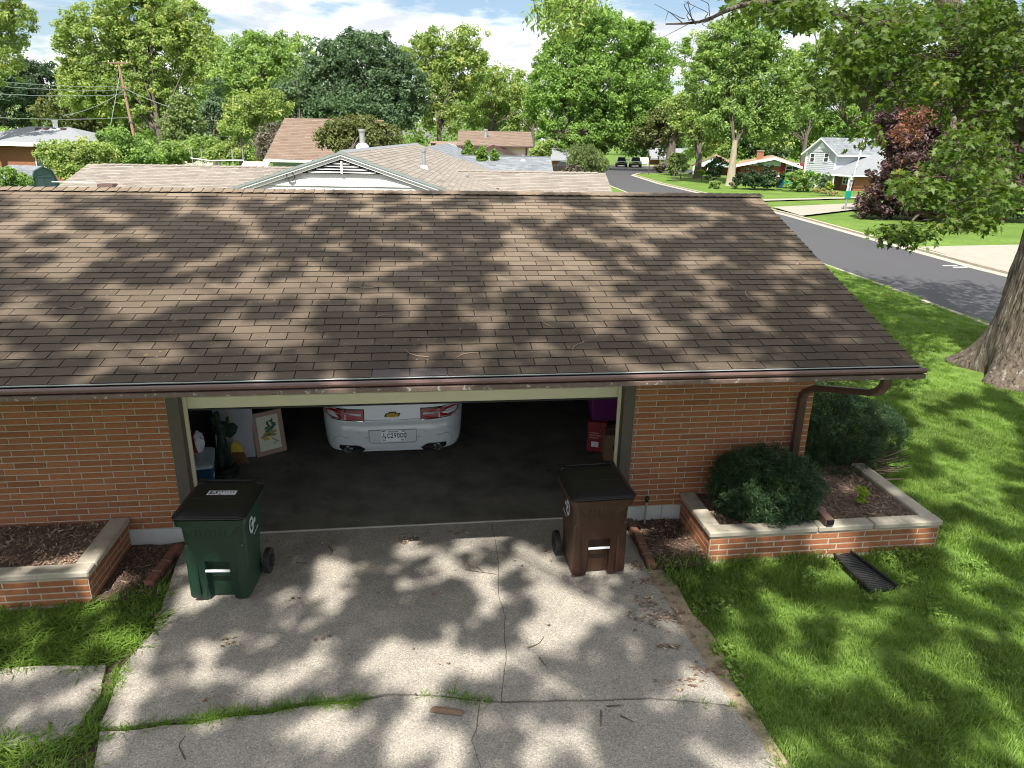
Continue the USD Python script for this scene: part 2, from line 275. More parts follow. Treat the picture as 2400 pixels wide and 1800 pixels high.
LEAF = {'flowers': M['flowers'],
 'maple_near': leafmat('near_maple_leaf', [(0, (.042, .080, .016)), (.5, (.086, .145, .027)), (.9, (.145, .20, .040)), (1, (.22, .22, .05))], .42),
 'yellow_green': leafmat('yellow_green_leaf', [(0, (.135, .205, .06)), (.5, (.24, .33, .10)), (.85, (.35, .41, .13)), (1, (.48, .45, .15))], .38),
 'mid_green': leafmat('mid_green_leaf', [(0, (.125, .21, .060)), (.5, (.225, .335, .100)), (.9, (.31, .41, .13)), (1, (.40, .42, .13))], .38),
 'fresh_green': leafmat('fresh_green_leaf', [(0, (.10, .185, .048)), (.5, (.19, .315, .080)), (1, (.30, .41, .12))], .4),
 'oak_green': leafmat('oak_green_leaf', [(0, (.045, .085, .042)), (.5, (.085, .145, .072)), (1, (.15, .215, .115))], .25),
 'wood_green': leafmat('far_wood_leaf', [(0, (.020, .050, .030)), (.5, (.038, .078, .040)), (1, (.07, .11, .045))], .25),
 'olive': leafmat('olive_leaf', [(0, (.075, .095, .030)), (.5, (.125, .150, .050)), (1, (.19, .19, .07))], .3),
 'pale_green': leafmat('pale_green_leaf', [(0, (.10, .16, .05)), (.5, (.17, .235, .085)), (1, (.25, .31, .13))], .35),
 'purple': leafmat('purple_maple_leaf', [(0, (.036, .020, .026)), (.5, (.095, .056, .060)), (.88, (.18, .115, .11)), (1, (.30, .11, .07))], .3),
 'rust': leafmat('rust_leaf', [(0, (.12, .05, .04)), (.5, (.22, .095, .065)), (1, (.30, .15, .11))], .3),
 'bronze_bush': leafmat('bronze_bush_leaf', [(0, (.075, .065, .05)), (.5, (.13, .115, .09)), (1, (.21, .18, .14))], .25),
 'yew': leafmat('yew_needles', [(0, (.012, .034, .013)), (.5, (.024, .058, .020)), (.85, (.05, .10, .028)), (1, (.12, .15, .04))], .15),
 'arbor': leafmat('arborvitae_leaf', [(0, (.075, .16, .025)), (.5, (.13, .24, .035)), (1, (.19, .30, .05))], .2),
 'weeping': leafmat('weeping_leaf', [(0, (.085, .125, .04)), (.5, (.125, .175, .06)), (1, (.19, .24, .09))], .25),
 'lime': leafmat('lime_leaf', [(0, (.18, .28, .03)), (1, (.34, .45, .06))], .4),
 'grass': leafmat('grass_blade', [(0, (.080, .145, .026)), (.5, (.152, .252, .046)), (.9, (.235, .34, .068)), (1, (.36, .34, .15))], .35, nscale=.7, var=.3),
 'weed': leafmat('weed_leaf', [(0, (.08, .15, .022)), (.6, (.14, .235, .038)), (1, (.21, .31, .06))], .35, nscale=2.0, var=.2),
}
# ---------------------------------------------------------------- the setting
prim('lawn', (np.array([[-700, -700, -.04], [700, -700, -.04], [700, 900, -.04], [-700, 900, -.04]], float), np.array([[0, 1, 2, 3]])), M['lawn'], label='green lawn around the houses', kind='structure')
def sheet(name, pts, z, m, **kw):
    P = Polygon(pts); v, f = trimesh.creation.triangulate_polygon(P, engine='earcut'); v = np.column_stack([v, np.full(len(v), z)])
    f = np.array(f); a, b, c = v[f[:, 0]], v[f[:, 1]], v[f[:, 2]]
    if np.cross(b-a, c-a)[0, 2] < 0: f = f[:, ::-1]
    return prim(name, (v, f), m, **kw)
near = [(15.6, -40), (16.2, 0), (16.6, 8.9), (17.05, 14), (17.4, 20), (18.4, 35), (19.7, 50.9), (20.5, 60), (21.5, 75), (22.5, 88)]
far_ = [(21.6, -40), (22.2, 0), (22.7, 16.4), (23.5, 23.6), (24.8, 34.5), (26.0, 50), (26.7, 64.6), (28.7, 80.9), (31, 86)]
sheet('street', near+[(20, 93), (20, 100), (60, 103), (60, 90), (33, 88)]+far_[::-1], -.03, M['asphalt'], label='dark asphalt street curving away', kind='structure')
def strip(name, line, w0, w1, z0, z1, m, **kw):
    L = np.array(line, float); t = np.gradient(L, axis=0); t /= np.linalg.norm(t, axis=1)[:, None]; nrm = np.column_stack([t[:, 1], -t[:, 0]])
    rings = [np.array([(*(p+q*w0), z0), (*(p+q*w0), z1), (*(p+q*w1), z1), (*(p+q*w1), z0)]) for p, q in zip(L, nrm)]
    m_ = loft(rings, True); m_.fix_normals(); return prim(name, m_, m, **kw)
strip('curb', far_, 0, .16, -.1, .07, M['curb'], label='pale concrete curb on the far side of the street', kind='structure')
strip('curb', far_, -.42, -.004, -.1, -.018, M['curb'], label='concrete gutter pan along the far curb', kind='structure')
strip('curb', near, -.16, 0, -.1, -.018, M['curb'], label='low pale edge on the near side of the street', kind='structure')
sheet('driveway_across_street', [(24.95, 33.6), (30.5, 37.5), (33.4, 38.7), (44, 42), (44, 48), (36.2, 43.6), (31.5, 41.5), (25.9, 39.2)], .075, M['concrete_far'], label='neighbour driveway across the street', kind='structure')
sheet('sidewalk', [(26.4, 43.4), (28.4, 44.6), (37.8, 47.8), (37.8, 49), (28.2, 45.7), (26.5, 44.8)], .05, M['concrete_far'], label='pale sidewalk between two lawns', kind='structure')
dr = prim('driveway_right', bx(22.9, 36, 11.5, 16.6, -.1, .06), M['concrete_far'], label='pale concrete driveway beside the big tree', kind='structure')
sheet('driveway_right_apron', [(22.75, 16.4), (22.9, 11), (36, 11), (36, 22.4), (26.7, 21.5), (23.5, 21.1)], .075, M['concrete_far'], label='pale concrete apron behind the big tree', kind='structure')
sheet('far_driveway', [(31, 100), (42, 100), (43, 116), (33, 114)], -.02, M['concrete_far'], label='pale driveway where the street ends', kind='structure')

sheet('drive_base', [(.02, .1), (4.78, .1), (4.8, -1), (4.86, -2.4), (4.98, -9), (.4, -9), (.25, -3.2), (-6, -2.84), (-6, -1.9), (-.1, -1.9), (.12, -1.6)], -.03, M['soil'], label='dark earth showing in the joints of the drive', kind='structure')
sheet('sandy_edge', [(4.80, -.95), (4.95, -1.0), (5.0, -1.3), (4.99, -1.7), (5.06, -2.0), (5.05, -2.3), (5.0, -2.6), (5.04, -2.9), (5.05, -3.3), (5.16, -4.2), (5.0, -4.2), (4.8, -2.8), (4.74, -1)], -.012, M['sand'], label='bare sandy strip between the drive and the right lawn', kind='structure')
# near driveway: cast slabs with open joints
drive = UsdGeom.Xform.Define(stage, '/World/driveway').GetPrim(); tag(drive, label='exposed aggregate concrete driveway slabs', kind='structure')
def wob(line, amp, seed, n=24):
    L = np.array(line, float); s = np.linspace(0, len(L)-1, n*(len(L)-1)+1); P = np.column_stack([np.interp(s, range(len(L)), L[:, k]) for k in (0, 1)])
    nz = meshkit.fbm(np.column_stack([P*3.1, np.full(len(P), seed)]), 4, seed)-.5; nz2 = meshkit.fbm(np.column_stack([P*3.1, np.full(len(P), seed+9.)]), 4, seed+5)-.5
    return P+np.column_stack([nz, nz2])*amp*2
def slab(pts, m=None, top=0.0, th=.1, name='slab'):
    P = Polygon(pts).buffer(0); P = P if P.geom_type == 'Polygon' else max(P.geoms, key=lambda g: g.area)
    m_ = trimesh.creation.extrude_polygon(P, th, engine='earcut'); m_.apply_translation((0, 0, top-th)); return prim(name, m_, m or M['concrete'], drive)
cr = wob([(.16, -2.58), (.73, -2.58), (1.52, -2.50), (2.26, -2.46), (3.1, -2.64), (4.25, -2.74), (4.9, -2.86)], .035, 3)
vc = wob([(3.31, .10), (3.27, -.6), (3.24, -1.38), (3.20, -2.0), (3.10, -2.64)], .03, 5)
vc2 = wob([(2.95, -2.62), (2.84, -3.0), (2.87, -3.25), (2.8, -4.2), (2.83, -9)], .03, 8)
edgeL = wob([(.0, .10), (.05, -.6), (.15, -1.53), (.05, -1.95), (.13, -2.58)], .03, 11); edgeR = wob([(4.9, -2.84), (4.84, -2.2), (4.78, -1.0), (4.80, .10)], .03, 12)
ic = int(np.argmin(np.abs(cr[:, 0]-3.10)))
i2 = int(np.argmin(np.abs(cr[:, 0]-2.95)))
g = .0022
slab(np.vstack([edgeL, cr[1:ic], vc[::-1]+[-g, 0]]))
slab(np.vstack([vc+[g, 0], cr[ic:-1]+[0, g], edgeR]))
gap = np.interp(cr[:, 0], [.1, .8, 1.9, 2.3, 3.0, 4.9], [.05, .06, .05, .025, .02, .012])[:, None]*np.array([[0, -1]])
low = cr+gap
slab(np.vstack([low[:i2], vc2+[-g, 0], [(.4, -9)], [(.35, -4)], [(.28, -3.1)]]), top=.004)
slab(np.vstack([low[i2:], [(4.94, -3.2), (5.0, -3.9), (5.1, -9)], vc2[::-1]+[g, 0]]), top=-.003)
walk = np.vstack([wob([(-6, -1.88), (-.9, -1.86), (-.08, -1.88), (.0, -2.2), (-.02, -2.63), (-.5, -2.72), (-6, -2.85)], .03, 21)])
slab(walk, top=.002)
# ---------------------------------------------------------------- the garage
SL = .25; EY, EZ, RY = -1.51, 2.30, 3.0; RZ = EZ+SL*(RY-EY); XL = -9.0
def rake(y): return 6.94+(7.41-6.94)*(y-EY)/(RY-EY)
def roof_z(y): return EZ+SL*(y-EY) if y <= RY else RZ-SL*(y-RY)
gar = thing('garage', 'brown shingled brick garage with its door half open', 'garage')
WX0, WX1, DX0, DX1, ZB = XL+.6, 6.91, 0.0, 4.84, .1756
def brick_mesh(x0, x1, z0, z1, d, r, y=0.0):
    j = lambda: r.uniform(-.0012, .0012)
    f = np.array([[x0+.004, -d, z0+.004], [x1-.004, -d, z0+.004], [x1-.004, -d, z1-.004], [x0+.004, -d, z1-.004], [x0, -d+.004, z0], [x1, -d+.004, z0], [x1, -d+.004, z1], [x0, -d+.004, z1],
                  [x0, .004, z0], [x1, .004, z0], [x1, .004, z1], [x0, .004, z1]]); f[:8, 0] += j(); f[:8, 1] += j()+y; f[8:, 1] += y
    q = [(0, 1, 2, 3), (4, 5, 1, 0), (5, 6, 2, 1), (6, 7, 3, 2), (7, 4, 0, 3), (8, 9, 5, 4), (9, 10, 6, 5), (10, 11, 7, 6), (11, 8, 4, 7)]
    return trimesh.Trimesh(f, [t for a in q for t in ((a[0], a[1], a[2]), (a[0], a[2], a[3]))], process=False)
C, BL, MJ = .0677, .3048, .0125
def brick_field(x0, x1, z0, rows, parent, first, seed, visible, M4=None, stuff_name='brick_course'):
    """Norman brick in third bond. visible(x,z): built singly; the rest joined."""
    r = np.random.default_rng(seed); rest, rt = [], []
    for k in range(rows):
        off = (first, first+BL/3)[k % 2]; z = z0+k*C; a = x0-((x0-off) % BL)-BL*0
        cuts = [x0]+[x for x in np.arange(a, x1+BL, BL)+((off-a) % BL) if x0+.03 < x < x1-.03]+[x1]
        for p, q in zip(cuts[:-1], cuts[1:]):
            m = brick_mesh(p+MJ/2, q-MJ/2, z+MJ/2, z+C-MJ/2, .0035+r.uniform(-.0008, .001), r)
            if M4 is not None: m = xf(m, M4)
            t = float(np.clip(r.normal(.5, .2), 0, 1))
            if visible((p+q)/2, z): prim('brick', m, M['brick'], parent, tone=t)
            else: rest.append(m); rt.append(np.full(len(m.vertices), t))
    if rest: prim(stuff_name, cat(rest), M['brick'], parent, tone=np.concatenate(rt), kind='stuff')
wl = prim('wall', bx(WX0, DX0-.002, .004, .16, .0, 2.66), M['mortar'], gar)
brick_field(-4.2, DX0, ZB, 33, wl, -.10, 1, lambda x, z: x > -2.3 and z < 1.72)
wr = prim('wall', bx(DX1+.002, WX1-.004, .004, .16, .0, 2.66), M['mortar'], gar)
brick_field(DX1, WX1, ZB, 33, wr, DX1+.245, 2, lambda x, z: z < 1.70)
for a_, b_ in ((WX0, DX0-.001), (DX1+.001, 5.25), (5.254, WX1)): prim('foundation_block', cham(a_, b_, -.012, .17, -.1, ZB-.003, .004), M['cement'], gar)
prim('wall', bx(DX0-.001, DX1+.001, .02, .16, 2.14, 2.66), M['mortar'], gar)                         # lintel above the door
sw = prim('wall', bx(WX1-.17, WX1-.004, .161, 6.0, -.1, 2.66), M['brick_far'], gar, label='brick end wall beside the shrub')
prim('gable_end', prism([(0.161, 2.661), (6.0, 2.661), (3.0, 3.30)], 'x', WX1-.12, WX1-.02), M['brown_trim'], gar)
prim('wall', bx(WX0, WX1, 6.001, 6.15, -.1, 2.66), M['brick_far'], gar)
prim('wall', bx(WX0, WX0+.15, .161, 6.0, -.1, 2.66), M['brick_far'], gar)
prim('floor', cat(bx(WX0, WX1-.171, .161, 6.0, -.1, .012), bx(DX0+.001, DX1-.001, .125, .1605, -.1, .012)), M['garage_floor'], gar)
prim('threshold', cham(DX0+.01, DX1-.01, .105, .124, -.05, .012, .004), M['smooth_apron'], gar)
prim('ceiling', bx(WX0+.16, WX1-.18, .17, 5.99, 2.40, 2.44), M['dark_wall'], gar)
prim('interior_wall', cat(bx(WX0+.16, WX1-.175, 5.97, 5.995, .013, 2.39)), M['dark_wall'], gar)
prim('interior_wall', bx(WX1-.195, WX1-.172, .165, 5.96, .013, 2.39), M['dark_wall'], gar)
prim('interior_wall', bx(-.78, -.70, .165, 5.96, .013, 2.39), M['drywall'], gar)
# door frame and sectional door
for x0, x1 in ((DX0+.002, DX0+.125), (DX1-.125, DX1-.002)):
    prim('jamb', cat(cham(x0, x1, -.005, .11, -.02, 2.14, .004)), M['brown_trim'], gar)
for x0, x1 in ((DX0+.095, DX0+.155), (DX1-.155, DX1-.095)):
    prim('door_stop', cham(x0, x1, .111, .150, 0.0, 2.139, .003), M['cream_wood'], gar)
door = prim('door', cham(DX0+.13, DX1-.13, .165, .205, 1.455, 2.20, .006), M['cream'], gar)
dw = (DX1-DX0-.26)/5
for k in range(5):
    a, b = DX0+.13+k*dw+.07, DX0+.13+(k+1)*dw-.07
    fr = [cham(a, b, .157, .168, 1.56, 1.578, .003), cham(a, b, .157, .168, 1.83, 1.848, .003), cham(a, a+.018, .157, .168, 1.578, 1.83, .003), cham(b-.018, b, .157, .168, 1.578, 1.83, .003)]
    prim('door_panel', cat(fr, cham(a+.03, b-.03, .159, .168, 1.60, 1.81, .004)), M['cream'], door)
prim('bottom_seal', cham(DX0+.135, DX1-.135, .168, .200, 1.432, 1.4545, .004), M['rubber'], door)
prim('soffit', (np.array([[XL, EY+.086, 2.20], [6.90, EY+.086, 2.20], [6.90, .0, 2.22], [XL, .0, 2.22]]), np.array([[0, 3, 2, 1]])), M['soffit'], gar)
# roof deck, shingles
dk = []
for y0, y1 in ((EY, RY), (RY, 2*RY-EY)):
    x0, x1 = (rake(EY), rake(RY)) if y1 == RY else (rake(RY), rake(EY))
    A = np.array([[XL, y0, roof_z(y0)-.012], [x0, y0, roof_z(y0)-.012], [x1, y1, roof_z(y1)-.012], [XL, y1, roof_z(y1)-.012]]); B = A-[0, 0, .10]
    dk.append(loft([B, A]))
roof = prim('roof', cat(dk), M['car_dark'], gar)
def tab_field(o, U, W, N, cols, rows, ex, tw, keep, seed, slot=.0075, lift=.008, cw=None):
    """o origin at eave, U along the course, W up the slope, N normal. returns list of (verts, faces, tone, centre)."""
    r = np.random.default_rng(seed); out = []
    for k in range(rows):
        sh = (k % 2)*tw/2+r.uniform(-.012, .012)
        for c in range(cols[0], cols[1]):
            a, b = c*tw+sh+slot/2, (c+1)*tw+sh-slot/2
            a, b = keep(k, a, b)
            if b-a < .03: continue
            s0, s1 = k*ex, (k+1)*ex+.012; q = r.uniform(-.003, .003)
            h0, h1 = lift+r.uniform(-.001, .002), .0015
            P = lambda u, w, h: o+U*u+W*w+N*h
            v = [P(a, s0+q, h0), P(b, s0+q, h0), P(b, s1, h1), P(a, s1, h1), P(a, s0+q, h0), P(b, s0+q, h0), P(b, s0+q, -.002), P(a, s0+q, -.002), P(a, s1, -.002), P(b, s1, -.002)]
            t = float(np.clip(r.normal(.5, .16), .12, .94)); e = .02
            out.append((np.array(v), np.array([(0, 1, 2), (0, 2, 3), (7, 6, 5), (7, 5, 4), (4, 3, 8), (4, 8, 7), (5, 9, 2), (5, 6, 9)]), np.array([t]*4+[e]*6), (a+b)/2, k))
    return out
def join(L): 
    v = np.vstack([q[0] for q in L]); n = np.cumsum([0]+[len(q[0]) for q in L[:-1]]); f = np.vstack([q[1]+k for q, k in zip(L, n)]); return (v, f), np.concatenate([q[2] for q in L])
Wd = np.array([0, RY-EY, RZ-EZ]); SLEN = np.linalg.norm(Wd); Wd /= SLEN; Nn = np.cross([1.0, 0, 0], Wd); EX = SLEN/36; TW = .305
def keep_f(k, a, b):
    lim = rake(EY+(k+.5)*EX*Wd[1]); return max(a, XL), min(b, lim-.01)
tabs = tab_field(np.array([0, EY, EZ]), np.array([1.0, 0, 0]), Wd, Nn, (-30, 26), 36, EX, TW, keep_f, 5)
vis = [t for t in tabs if t[3] > -3.0 and t[4] < 9][:300]; ids = {id(t) for t in vis}
for t in vis:
    if t[4] == 0 and 2.05 < t[3] < 2.72: t[2][:4] = .97+.02*rng.random()      # patched bluish tabs
    prim('shingle', (t[0], t[1]), M['shingle'], roof, tone=t[2])
mesh_, tn = join([t for t in tabs if id(t) not in ids]); prim('shingle_field', mesh_, M['shingle'], roof, tone=tn, kind='stuff')
back = tab_field(np.array([0, 2*RY-EY, EZ]), np.array([1.0, 0, 0]), Wd*[1, -1, 1], Nn*[1, -1, 1], (-30, 26), 36, EX, TW, keep_f, 6)
mesh_, tn = join([(t[0], t[1][:, ::-1], t[2]) for t in back]); prim('shingle_field', mesh_, M['shingle'], roof, tone=tn, kind='stuff')
r = np.random.default_rng(9)
for i, x in enumerate(np.arange(-3.3, 7.41, .128)):
    x1 = min(x+.15, rake(RY)); hw = .135; t = np.clip(r.normal(.72, .12), .12, .94); cv = []
    pr = [(-hw, -SL*hw+.004), (-.05, -.004), (0, .006), (.05, -.004), (hw, -SL*hw+.004)]
    top = [np.array([(xx, RY+a, RZ+b+h) for a, b in pr]) for xx, h in ((x, .014), (x1, .024))]
    v = np.vstack(top+[top[1]-[0, 0, .016]]); f = [tt for a in range(4) for tt in ((a, 5+a, 6+a), (a, 6+a, a+1), (5+a, 10+a, 11+a), (5+a, 11+a, 6+a))]
    v = np.vstack([v[:10], v[5:]]); f = [tt for a in range(4) for tt in ((a, 5+a, 6+a), (a, 6+a, a+1), (10+a, 15+a, 16+a), (10+a, 16+a, 11+a))]
    prim('ridge_cap', (v, f), M['shingle'], roof, tone=np.array([t]*10+[.02]*10))
# gutter (two-step face), fascia, drip edge
gp = [(EY+.05, EZ-.015), (EY+.05, EZ-.062), (EY-.005, EZ-.062), (EY-.035, EZ-.058), (EY-.05, EZ-.045), (EY-.055, EZ-.030), (EY-.05, EZ-.016), (EY-.035, EZ-.010), (EY-.02, EZ-.016), (EY-.022, EZ-.030), (EY+.03, EZ-.030), (EY+.038, EZ-.015)]
gut = prim('gutter', prism(gp[::-1], 'x', XL, 6.985), M['gutter'], gar, smooth=35)
prim('drip_edge', cham(XL, 6.96, EY-.012, EY+.012, EZ-.004, EZ+.004, .001), M['grey_metal'], gut)
prim('gutter_lip', cham(XL, 6.985, EY-.050, EY+.05, EZ-.108, EZ-.068, .005), M['fascia'], gut, label='lichen spotted lower board of the gutter')
prim('fascia', cham(XL, 6.97, EY+.052, EY+.085, EZ-.115, EZ-.02, .004), M['brown_trim'], gar)
rk = []
for y0, y1 in ((EY+.0, RY), (RY, 2*RY-EY)):
    A = np.array([[rake(min(y0, 2*RY-y0))-.03, y0, roof_z(y0)-.14], [rake(min(y0, 2*RY-y0))-.005, y0, roof_z(y0)-.14], [rake(min(y0, 2*RY-y0))-.005, y0, roof_z(y0)-.002], [rake(min(y0, 2*RY-y0))-.03, y0, roof_z(y0)-.002]])
    B = np.array([[rake(min(y1, 2*RY-y1))-.03, y1, roof_z(y1)-.14], [rake(min(y1, 2*RY-y1))-.005, y1, roof_z(y1)-.14], [rake(min(y1, 2*RY-y1))-.005, y1, roof_z(y1)-.002], [rake(min(y1, 2*RY-y1))-.03, y1, roof_z(y1)-.002]])
    m_ = loft([A, B]); m_.fix_normals(); prim('rake_board', m_, M['brown_trim'], gar)
# downspout: outlet under the gutter, sloping run back to the wall, ribbed pipe down into the planter
ox = V(1912, 835, EY)[0]; pxw = V(1728, 900, -.06)[0]
path = [(ox, EY+.0, EZ-.10), (ox, EY+.0, EZ-.17), (ox-.01, EY+.04, EZ-.24), (ox-.02, EY+.12, EZ-.29)]
path += [(ox+(pxw-ox)*t, EY+.12+(-.13-EY)*t*.92, EZ-.29-.39*t) for t in (.15, .5, .85)]+[(pxw, -.10, EZ-.74), (pxw, -.06, EZ-.82)]
def rect_tube(path, w, h, ribs=False):
    path = np.array(path, float); t = np.gradient(path, axis=0); t /= np.linalg.norm(t, axis=1)[:, None]; R = []
    for p, d_ in zip(path, t):
        X = np.array([1.0, 0, 0]); X = X-(X@d_)*d_; X /= np.linalg.norm(X); Y = np.cross(d_, X); q = rrect(w/2, h/2, .014, 0, 3)
        R.append(p+q[:, :1]*X+q[:, 1:2]*Y)
    m = loft(R); m.fix_normals(); return m
ds = prim('downspout', cat(rect_tube(path, .085, .065), rect_tube([(pxw, -.055, EZ-.78), (pxw, -.05, EZ-.9), (pxw, -.05, .62), (pxw, -.05, .42)], .085, .065)), M['downpipe'], gar, smooth=40)
prim('rib', cat([cham(pxw+k*.017-.0035, pxw+k*.017+.0035, -.0875, -.0815, .45, EZ-.86, .002) for k in (-2, -1, 0, 1, 2)]), M['downpipe'], ds)
ol = G(1780, 1103, .43); oe = G(1803, 1128, .40)
prim('downspout_outlet', cat(rect_tube([(pxw, -.05, .43), (pxw-.03, -.2, .425), (6.76, -.55, .415), (6.75, -.93, .40)], .095, .07)), M['gutter'], gar, smooth=40)
prim('outlet_opening', cat(bx(6.75-.036, 6.75+.036, -.945, -.931, .374, .428)), M['car_dark'], gar)

# small standpipe by the foundation
sp = thing('standpipe', 'small grey pipe with black cap against the foundation', 'pipe', (5.03, -.10, 0))
prim('pipe', cyl((0, 0, -.03), (0.005, 0, .31), .012, 10), M['grey_metal'], sp, smooth=True); prim('cap', trimesh.util.concatenate([trimesh.creation.icosphere(2, .028).apply_translation((.006, 0, .325)), cyl((.005, 0, .28), (.005, 0, .33), .02, 10)]), M['black_plastic'], sp, smooth=40)

# ---------------------------------------------------------------- planters
def planter(label, x0, x1, yf, top, name='planter', right=True):
    t = thing(name, label, 'planter'); ct = .062; bw = .10; zb = top-ct
    w = prim('wall', cat(bx(x0+.02, x1-.02, yf+.02, yf+bw, -.05, zb), bx(x0+.02, x0+bw, yf+bw+.001, -.015, -.05, zb), *( [bx(x1-bw, x1-.02, yf+bw+.001, -.0 if right else -.015, -.05, zb)])), M['mortar'], t)
    return t, w, zb
t, w, zb = planter('long brick planter with limestone coping and clipped shrub, right of the garage door', 5.45, 8.07, -.92, .34)
def Fm(o, X):       # local x along X, local -y outwards, z up
    X = np.asarray(X, float); M4 = np.eye(4); M4[:3, 0] = X; M4[:3, 1] = np.cross([0, 0, 1.0], X); M4[:3, 2] = (0, 0, 1); M4[:3, 3] = o; return M4
brick_field(0, 2.58, zb-4*C-.02, 4, w, .1, 31, lambda x, z: True, Fm((5.47, -.90, 0), (1, 0, 0)))
brick_field(0, .86, zb-4*C-.02, 4, w, .1, 32, lambda x, z: True, Fm((5.47, -.03, 0), (0, -1, 0)))
brick_field(0, 1.05, zb-4*C-.02, 4, w, .1, 33, lambda x, z: False, Fm((8.05, -.90, 0), (0, 1, 0)))
for a, b in ((5.45, 6.64), (6.648, 7.27), (7.278, 8.07)): prim('coping', cham(a, b, -.925, -.765, zb+.004, .345, .012), M['limestone'], t)
prim('coping', cham(5.45, 5.625, -.758, -.014, zb+.004, .341, .012), M['limestone'], t); prim('coping', cham(7.895, 8.07, -.758, .55, zb+.004, .341, .012), M['limestone'], t)
def mound(x0, x1, y0, y1, z, amp, n=36, seed=1):
    X, Y = np.meshgrid(np.linspace(x0, x1, n), np.linspace(y0, y1, n)); P = np.column_stack([X.ravel()*4, Y.ravel()*4, np.full(X.size, seed)])
    Z = z+(meshkit.fbm(P, 4, seed)-.5)*amp; v = np.column_stack([X.ravel(), Y.ravel(), Z]); i = np.arange(n*n).reshape(n, n); q = np.stack([i[:-1, :-1], i[:-1, 1:], i[1:, 1:], i[1:, :-1]], -1).reshape(-1, 4)
    return (v, q)
def chips(n, region, z, seed, size=.02, name='wood_chips', parent=None, thick=1):
    r = np.random.default_rng(seed); x = r.uniform(region[0], region[1], n); y = r.uniform(region[2], region[3], n); Vs, Fs, T = [], [], []
    for i in range(n):
        l, w_ = size*r.uniform(.5, 1.6), size*r.uniform(.15, .4); a, el = r.uniform(0, 6.28), r.normal(0, .35); d1 = np.array([math.cos(a)*math.cos(el), math.sin(a)*math.cos(el), math.sin(el)]); d2 = np.array([-math.sin(a), math.cos(a), r.normal(0, .4)])
        c = np.array([x[i], y[i], z+r.uniform(0, .02)]); Vs.append([c-d1*l-d2*w_, c+d1*l-d2*w_*.6, c+d1*l+d2*w_*.6, c-d1*l+d2*w_]); Fs.append([4*i, 4*i+1, 4*i+2, 4*i+3]); T += [r.beta(1.3, 1.7)]*4
    return (np.array(Vs).reshape(-1, 3), np.array(Fs)), np.array(T)
prim('mulch', mound(5.56, 7.96, -.80, .6, .285, .05, 40, 3), M['mulch'], t, smooth=True)
for k_, rg in enumerate(((4.92, 5.44, -.95, -.03), (-.5, -.06, -.9, -.05))):
    c_, tt_ = chips(900, rg, .0, 50+k_, .017); prim('bed_chips', c_, M['chip'], '/World', tone=tt_*.7, label=('bark scraps on the earth bed by the right planter', 'bark scraps on the earth bed by the green bin')[k_], kind='stuff')
c_, tt_ = chips(5200, (5.64, 7.88, -.75, .5), .29, 41); prim('wood_chips', c_, M['chip'], t, tone=tt_, kind='stuff')
t, w, zb = planter('low brick planter filled with mulch at the left end of the wall', -6.0, -.52, -1.02, .335, right=False)
brick_field(0, 5.46, zb-4*C-.02, 4, w, .05, 34, lambda x, z: x > 4.2, Fm((-6.0, -1.00, 0), (1, 0, 0)))
brick_field(0, .97, zb-4*C-.02, 4, w, .05, 35, lambda x, z: True, Fm((-.54, -1.0, 0), (0, 1, 0)))
prim('coping', cham(-6.0, -.52, -1.025, -.865, zb+.004, .34, .012), M['limestone'], t); prim('coping', cham(-.70, -.515, -.858, -.014, zb+.004, .338, .012), M['limestone'], t)
prim('mulch', mound(-6, -.63, -.90, -.02, .285, .05, 40, 5), M['mulch'], t, smooth=True)
c_, tt_ = chips(3600, (-2.6, -.71, -.85, -.03), .29, 43); prim('wood_chips', c_, M['chip'], t, tone=tt_, kind='stuff')

# beds between planter and drive, edged with single bricks
def bed(label, x0, x1, y0, y1, seed):
    b = prim('mulch_bed', mound(x0, x1, y0, y1, -.0, .05, 24, seed), M['soil'], smooth=True); tag(b, label=label, kind='structure'); return b
bed('bare earth bed between the brown bin and the right planter', 4.84, 5.47, -1.0, .0, 61); bed('bare earth bed between the left planter and the green bin', -.55, .02, -1.0, .0, 62)
def edging(label, line, n, seed):
    r = np.random.default_rng(seed); t = thing('brick_edging', label, 'edging'); L = np.array(line, float); d_ = L[1]-L[0]; a = math.degrees(math.atan2(d_[1], d_[0]))
    for k in range(n):
        p = L[0]+d_*(k+.5)/n; b = cham(-np.linalg.norm(d_)/n/2+.006, np.linalg.norm(d_)/n/2-.006, -.045, .045, -.05, .05, .008)
        b.apply_transform(trimesh.transformations.rotation_matrix(r.normal(0, .12), (1, 0, 0))); prim('brick', rotz(b, a+r.normal(0, 3), (p[0], p[1], r.normal(.005, .008))), M['brick_old'], t)
edging('row of old bricks along the drive beside the right planter', [(4.86, -.05), (4.84, -.98)], 5, 1)
edging('row of old bricks along the drive beside the green bin', [(-.03, -.10), (-.12, -.80)], 4, 2)
